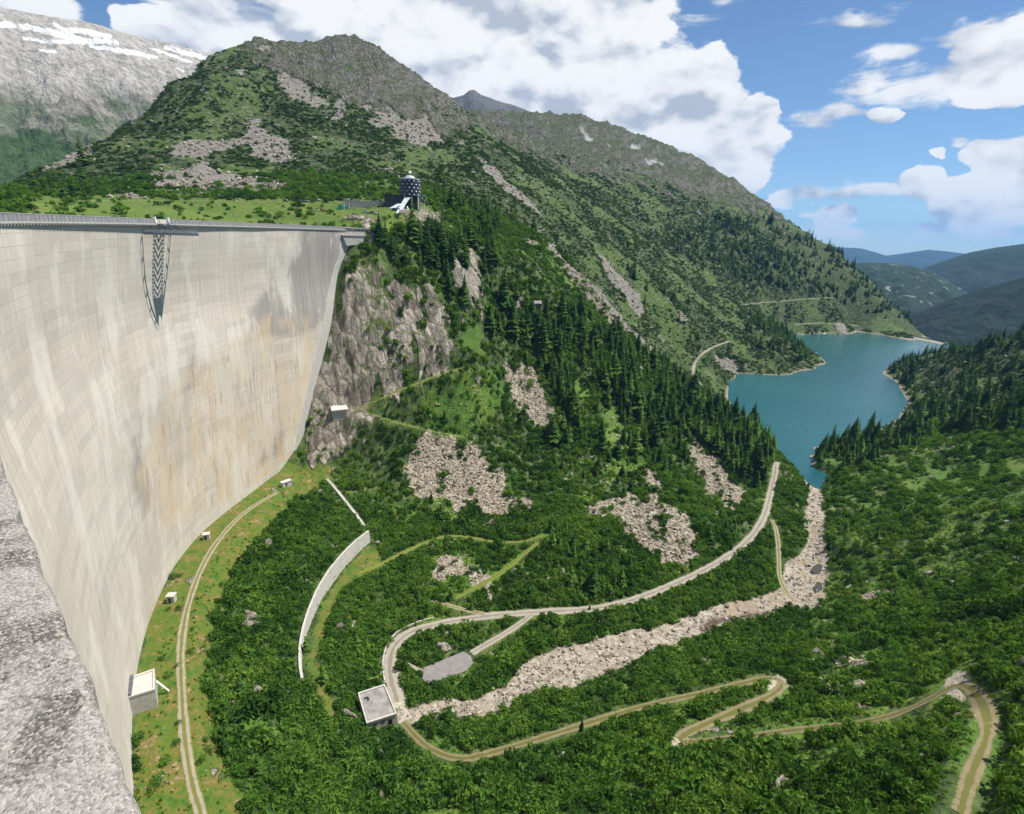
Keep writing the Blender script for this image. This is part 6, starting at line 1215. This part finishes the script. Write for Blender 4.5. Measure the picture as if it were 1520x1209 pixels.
parts = [shrub_pts(46000, 95, 330, 1.2, (1.2, 2.4), 1.0), shrub_pts(60000, 330, 680, 1.6, (1.5, 2.8), 0.85)]
X_, Y_, Z_, R_ = [np.concatenate(q) for q in zip(*parts)]
vb_, wb_ = proj(X_, Y_, Z_); vis = (vb_ > -60) & (vb_ < 1580) & (wb_ < 1290); X_, Y_, Z_, R_ = X_[vis], Y_[vis], Z_[vis], R_[vis]
sm = [src_ob('alder%d' % k, *make_shrub(300 + k, 95, 6, 0.27), [m_alder]) for k in range(4)]
nS_ = len(X_)
scatter('alder_thicket', 'dense dark green alder thicket covering the valley floor and banks', 'shrubs', sm, np.c_[X_, Y_, Z_ - 0.25 * R_], np.c_[R_ * rng.uniform(0.9, 1.2, nS_), R_ * rng.uniform(0.9, 1.2, nS_), R_ * rng.uniform(0.85, 1.5, nS_)], rng.uniform(0, 6.28, nS_), rng.normal(0, 0.12, (nS_, 2)), rng.integers(0, 4, nS_))
# dwarf pine and turf tussocks on the mountain
CLEAR = np.where(CLEAR < 0, CLEAR, CLEAR)
x, y = cells(150000, 560, 1650); z = gz(x, y); fi = look(FINE_, x, y); th = look(THIN, x, y); mg_ = look(GRASSW, x, y); ba = look(np.maximum.reduce([ROCKW, SCREEW, SHORE * 1.0]), x, y); d = np.hypot(x, y)
prob = np.clip(0.75 + 1.6 * th + 0.6 * fi, 0, 1) * np.where(mg_ > 0.5, 0.22, 0.95) * np.where(ba > 0.5, 0.05, 1) * (1 - 0.85 * sstep(z, 330, 520)) * (1 - 0.5 * sstep(d, 900, 1600))
ok = (rng.random(len(x)) < prob) & (look(CLEAR, x, y) > 2) & (z > 1); uu, vv = proj(x, y, z); ok &= (uu > -40) & (uu < 1560)
x, y, z, d = x[ok], y[ok], z[ok], d[ok]; r = rng.uniform(1.3, 2.6, len(x)) * (0.7 + d / 1400); n = len(x)
pm_ = [src_ob('dwarf_pine%d' % k, *make_shrub(330 + k, 46, 5, 0.36), [m_pine]) for k in range(3)]
scatter('dwarf_pine_cover', 'dark green dwarf pine covering the mountainside', 'shrubs', pm_, np.c_[x, y, z - 0.3 * r], np.c_[r * rng.uniform(0.9, 1.6, n), r * rng.uniform(0.9, 1.6, n), r * rng.uniform(0.55, 0.95, n)], rng.uniform(0, 6.28, n), rng.normal(0, 0.1, (n, 2)), rng.integers(0, 3, n))
# ------------------------------------------------------------------ conifers
FOR = soft(FOREST, 1); gapn = fbm(GX, GY, 30, 4, 211, 0.6)
def tree_pts(n, d0, d1, dens):
    x, y = cells(n, d0, d1); f_ = look(FOR, x, y) * dens; f_ *= np.clip(0.55 + 1.5 * look(gapn, x, y), 0.03, 1.2); ok = (rng.random(n) < f_) & (look(CLEAR, x, y) > 2.5) & (gz(x, y) > 1.2) & (look(np.maximum.reduce([SCREEW, RIVERW]), x, y) < 0.5) & ((look(ROCKW, x, y) < 0.5) | (rng.random(n) < 0.2)); return x[ok], y[ok]
tx, ty = [np.concatenate(q) for q in zip(tree_pts(9000, 110, 400, 0.75), tree_pts(15000, 400, 660, 0.8), tree_pts(60000, 660, 2000, 0.55))]
tz_ = gz(tx, ty); td = np.hypot(tx, ty); uu, vv = proj(tx, ty, tz_); ok = (uu > -60) & (uu < 1580); tx, ty, tz_, td = tx[ok], ty[ok], tz_[ok], td[ok]
th_ = np.where(td < 400, rng.uniform(6, 11, len(tx)), np.where(td < 660, rng.uniform(8, 20, len(tx)), rng.uniform(11, 20, len(tx)))) * np.exp(0.25 * rng.normal(0, 1, len(tx)))
# single trees that stand out in the picture
EXTRA = [(655, 770, 13), (415, 945, 8), (640, 745, 9), (668, 1112, 0), (700, 905, 8), (620, 895, 10), (455, 968, 9), (530, 960, 8), (358, 1030, 9), (335, 1120, 9), (385, 1150, 10), (660, 625, 10), (862, 1092, 9), (1255, 790, 10), (1280, 760, 9), (1300, 800, 8), (1335, 760, 9), (1365, 760, 7), (1230, 815, 9), (670, 890, 8), (1300, 905, 8), (1245, 770, 9), (875, 905, 4), (560, 740, 8), (545, 970, 9), (480, 1010, 8), (900, 820, 12), (850, 830, 12), (1090, 790, 10)]
EXTRA = [e for e in EXTRA if e[2] > 0]
eg = ground(np.array([e[0] for e in EXTRA], float), np.array([e[1] for e in EXTRA], float))
tx = np.r_[tx, eg[:, 0]]; ty = np.r_[ty, eg[:, 1]]; tz_ = np.r_[tz_, eg[:, 2]]; th_ = np.r_[th_, [e[2] for e in EXTRA]]; td = np.hypot(tx, ty)
larch = (fbm(tx, ty, 60, 3, 221) + 0.5 * rng.normal(0, 0.35, len(tx))) > 0.12
# seen or hidden behind the ground
def seen(x, y, z):
    d = np.hypot(x, y); ks = np.linspace(0.35, 0.97, 60); ok = np.ones(len(x), bool)
    for k in ks: ok &= gz(x * k, y * k) < CZ + (z - CZ) * k + 1.0
    return ok
app = th_ / td * np.where(seen(tx, ty, tz_ + th_ * 0.7), 1, 0); uu, vv = proj(tx, ty, tz_ + th_ * 0.5); app *= (uu > 0) & (uu < 1520) & (vv < 1209)
order = np.argsort(-app); pick = order[:300]; rest = np.setdiff1d(np.arange(len(tx)), pick)
cm = [src_ob('conifer_crown', *make_conifer(400 + k, 11 + 2 * k, (0.17, 0.23, 0.29)[k], 10, (0.5, 0.35, 0.2)[k]), [m_spruce]) for k in range(3)] + [src_ob('conifer_crown', *make_conifer(420 + k, 11, 0.24, 8, 0.15), [m_larch]) for k in range(2)]
tm = src_ob('trunk', *make_trunk(), [m_bark])
def single(i):
    reg = 'spur' if (td[i] < 660 and uu[i] > 540 and uu[i] < 1185 and td[i] > 400) else ('shore' if uu[i] >= 1185 else 'valley'); lc = larch[i]
    if reg == 'spur': lb = 'light green larch in the conifer wood on the steep spur' if lc else 'dark spruce in the conifer wood on the steep spur'; gp = 'larches on the spur' if lc else 'spruces on the spur'
    elif reg == 'shore': lb = 'light green larch on the right bank of the lake and river' if lc else 'dark spruce on the right bank of the lake and river'; gp = 'larches on the right bank' if lc else 'spruces on the right bank'
    else: lb = 'light green larch standing above the shrubs on the valley floor' if lc else 'dark spruce standing above the shrubs on the valley floor'; gp = 'larches on the valley floor' if lc else 'spruces on the valley floor'
    o = thing('larch_tree' if lc else 'spruce_tree', lb, 'tree', (float(tx[i]), float(ty[i]), float(tz_[i])), random.uniform(0, 6.28), gp); o.scale = (float(th_[i]) * random.uniform(0.9, 1.25), float(th_[i]) * random.uniform(0.9, 1.25), float(th_[i]))
    cr = bpy.data.objects.new('crown', cm[(3 + i % 2) if lc else i % 3]); COL.objects.link(cr); cr.parent = o
    tr = bpy.data.objects.new('trunk', tm); COL.objects.link(tr); tr.parent = o
for i in pick: single(i)
fm = []
for k in range(3): v1, f1 = make_conifer(440 + k, 9 + k, (0.17, 0.23, 0.29)[k], 8, (0.5, 0.35, 0.2)[k]); v2, f2 = make_trunk(n=4); fm.append(src_ob('far_conifer', list(v1) + list(v2), list(f1) + [tuple(j + len(v1) for j in q) for q in f2], [m_spruce, m_bark], [0] * len(f1) + [1] * len(f2)))
for k in range(2): v1, f1 = make_conifer(450 + k, 9, 0.24, 8, 0.15); v2, f2 = make_trunk(n=4); fm.append(src_ob('far_larch', list(v1) + list(v2), list(f1) + [tuple(j + len(v1) for j in q) for q in f2], [m_larch, m_bark], [0] * len(f1) + [1] * len(f2)))
n = len(rest); hs = th_[rest]; wd = hs * rng.uniform(0.9, 1.3, n)
scatter('conifer_forest', 'mass of further conifers in the woods on the spur, banks and far slopes', 'forest', fm, np.c_[tx[rest], ty[rest], tz_[rest] - 0.3], np.c_[wd, wd, hs], rng.uniform(0, 6.28, n), rng.normal(0, 0.03, (n, 2)), np.where(larch[rest], 3 + rng.integers(0, 2, n), rng.integers(0, 3, n)))
# ------------------------------------------------------------------ stones
rm1 = [src_ob('scree_stone%d' % k, *make_rock(500 + k), [m_scree]) for k in range(4)]; rm2 = [src_ob('river_stone%d' % k, *make_rock(520 + k), [m_river]) for k in range(4)]
def stones(name, label, meshes, n, d0, d1, W_, dens, smin, smax, pw=2.2, cut=0.5):
    x, y = cells(n, d0, d1); ok = (rng.random(n) < look(W_, x, y) * dens) & (look(CLEAR, x, y) > cut); x, y = x[ok], y[ok]; z = gz(x, y); k = len(x); uu, vv = proj(x, y, z); o2 = (uu > -40) & (uu < 1560) & (vv < 1280); x, y, z = x[o2], y[o2], z[o2]; k = len(x)
    s = smin + (smax - smin) * rng.random(k) ** pw; return scatter(name, label, 'stones', meshes, np.c_[x, y, z + 0.12 * s], np.c_[s, s * rng.uniform(0.7, 1.2, k), s * rng.uniform(0.6, 1.1, k)], rng.uniform(0, 6.28, k), rng.normal(0, 0.5, (k, 2)), rng.integers(0, 4, k)), x, y, s
stones('scree_boulders', 'beige broken boulders of the scree fields on the slope', rm1, 420000, 190, 640, SCREEW ** 2, 0.75, 0.3, 2.6, 4.0)
stones('river_boulders', 'pale washed boulders filling the dry river bed', rm2, 300000, 150, 560, RIVERW ** 1.5 * (0.35 + 0.65 * (fbm(GX, GY, 12, 3, 251) > -0.1)) * np.where(U < 860, 1.0, 0.42), 0.9, 0.3, 2.3, 4.0)
stones('mountain_boulders', 'grey boulders and rock debris scattered over the mountainside', rm1, 150000, 560, 1500, np.maximum(SCREEW * 1.0, np.maximum(ROCKW * 0.5, 0.06 + 0.30 * (fbm(GX, GY, 40, 4, 231) > 0.12))), 0.5, 1.0, 5.0)
stones('meadow_stones', 'small pale stones lying in the meadow at the dam foot', rm2, 90000, 120, 420, np.maximum(MEADW * (0.05 + 0.5 * (fbm(GX, GY, 9, 3, 241) > 0.32)), 0.012), 0.7, 0.25, 0.9)
SLOPE = blur(region([[(600, 560), (760, 500), (900, 560), (1040, 660), (1100, 760), (1040, 850), (900, 880), (640, 890), (600, 760)]], 250, 620), 6) * (fbm(GX, GY, 20, 4, 261, 0.6) > 0.12)
stones('slope_boulders', 'loose beige boulders showing between the shrubs on the steep slope', rm1, 160000, 230, 620, np.maximum(SLOPE * 0.5, 0.02 * RIGHT), 0.55, 0.5, 3.2, 3.5)
# tall herbs and grass tufts along the tracks, in the glades and at the meadow edge
x, y = cells(190000, 95, 430); z = gz(x, y); cl = look(CLEAR, x, y); prob = np.where((look(GRASSW, x, y) > 0.4) | (cl < 4.0), 0.6, 0.05) * np.where(look(MEADW, x, y) > 0.4, 0.16, 1) * (look(np.maximum.reduce([RIVERW, DIRTW, SCREEW, ROCKW]), x, y) < 0.5)
ok = (rng.random(len(x)) < prob) & (look(ROADNEAR, x, y) > 0.25) & (look(CLEAR, x, y) > -0.9) & (z > 0.5); uu, vv = proj(x, y, z); ok &= (uu > -40) & (uu < 1560) & (vv < 1280); x, y, z = x[ok], y[ok], z[ok]; n = len(x); r = rng.uniform(0.3, 0.8, n)
m_herb = leaf_mat('herb_leaf', (0.040, 0.090, 0.014), (0.085, 0.160, 0.020), (0.17, 0.22, 0.045), 0.3)
hm_ = [src_ob('herb%d' % k, *make_shrub(700 + k, 26, 4, 0.42), [m_herb]) for k in range(3)]
scatter('herb_tufts', 'bright green herbs and grass tufts along the tracks and in the glades', 'grass', hm_, np.c_[x, y, z - 0.2 * r], np.c_[r, r, r * rng.uniform(0.6, 1.2, n)], rng.uniform(0, 6.28, n), rng.normal(0, 0.15, (n, 2)), rng.integers(0, 3, n))
# bushes that stand alone beside the toe track
BUSH = [(250, 1005, 1.6), (283, 970, 1.8), (262, 990, 1.2), (265, 905, 1.6), (258, 858, 2.2), (245, 1135, 2.2), (235, 1165, 2.6), (312, 1115, 2.0), (300, 1130, 1.8), (262, 1105, 1.4), (268, 855, 1.6), (286, 935, 1.2), (292, 890, 1.1), (250, 905, 1.3), (305, 1100, 1.5), (330, 870, 1.8), (265, 1075, 1.1), (240, 980, 1.5)]
bg_ = ground(np.array([b_[0] for b_ in BUSH], float), np.array([b_[1] for b_ in BUSH], float))
bmesh_ = [src_ob('foliage', *make_shrub(600 + k, 150, 7, 0.20), [m_alder]) for k in range(3)]
bstem = src_ob('stem', *make_trunk(0.03, 0.8, 5), [m_bark])
for i, ((u, v, r), g) in enumerate(zip(BUSH, bg_)):
    o = thing('meadow_bush', 'dark green bush standing alone in the meadow beside the toe track', 'bush', tuple(map(float, g)), random.uniform(0, 6), 'single bushes in the toe meadow'); o.scale = (r, r, r * 0.9)
    for nm, me in (('foliage', bmesh_[i % 3]), ('stem', bstem)): c = bpy.data.objects.new(nm, me); COL.objects.link(c); c.parent = o
print('COUNTS shrubs', nS_, 'trees', len(tx))
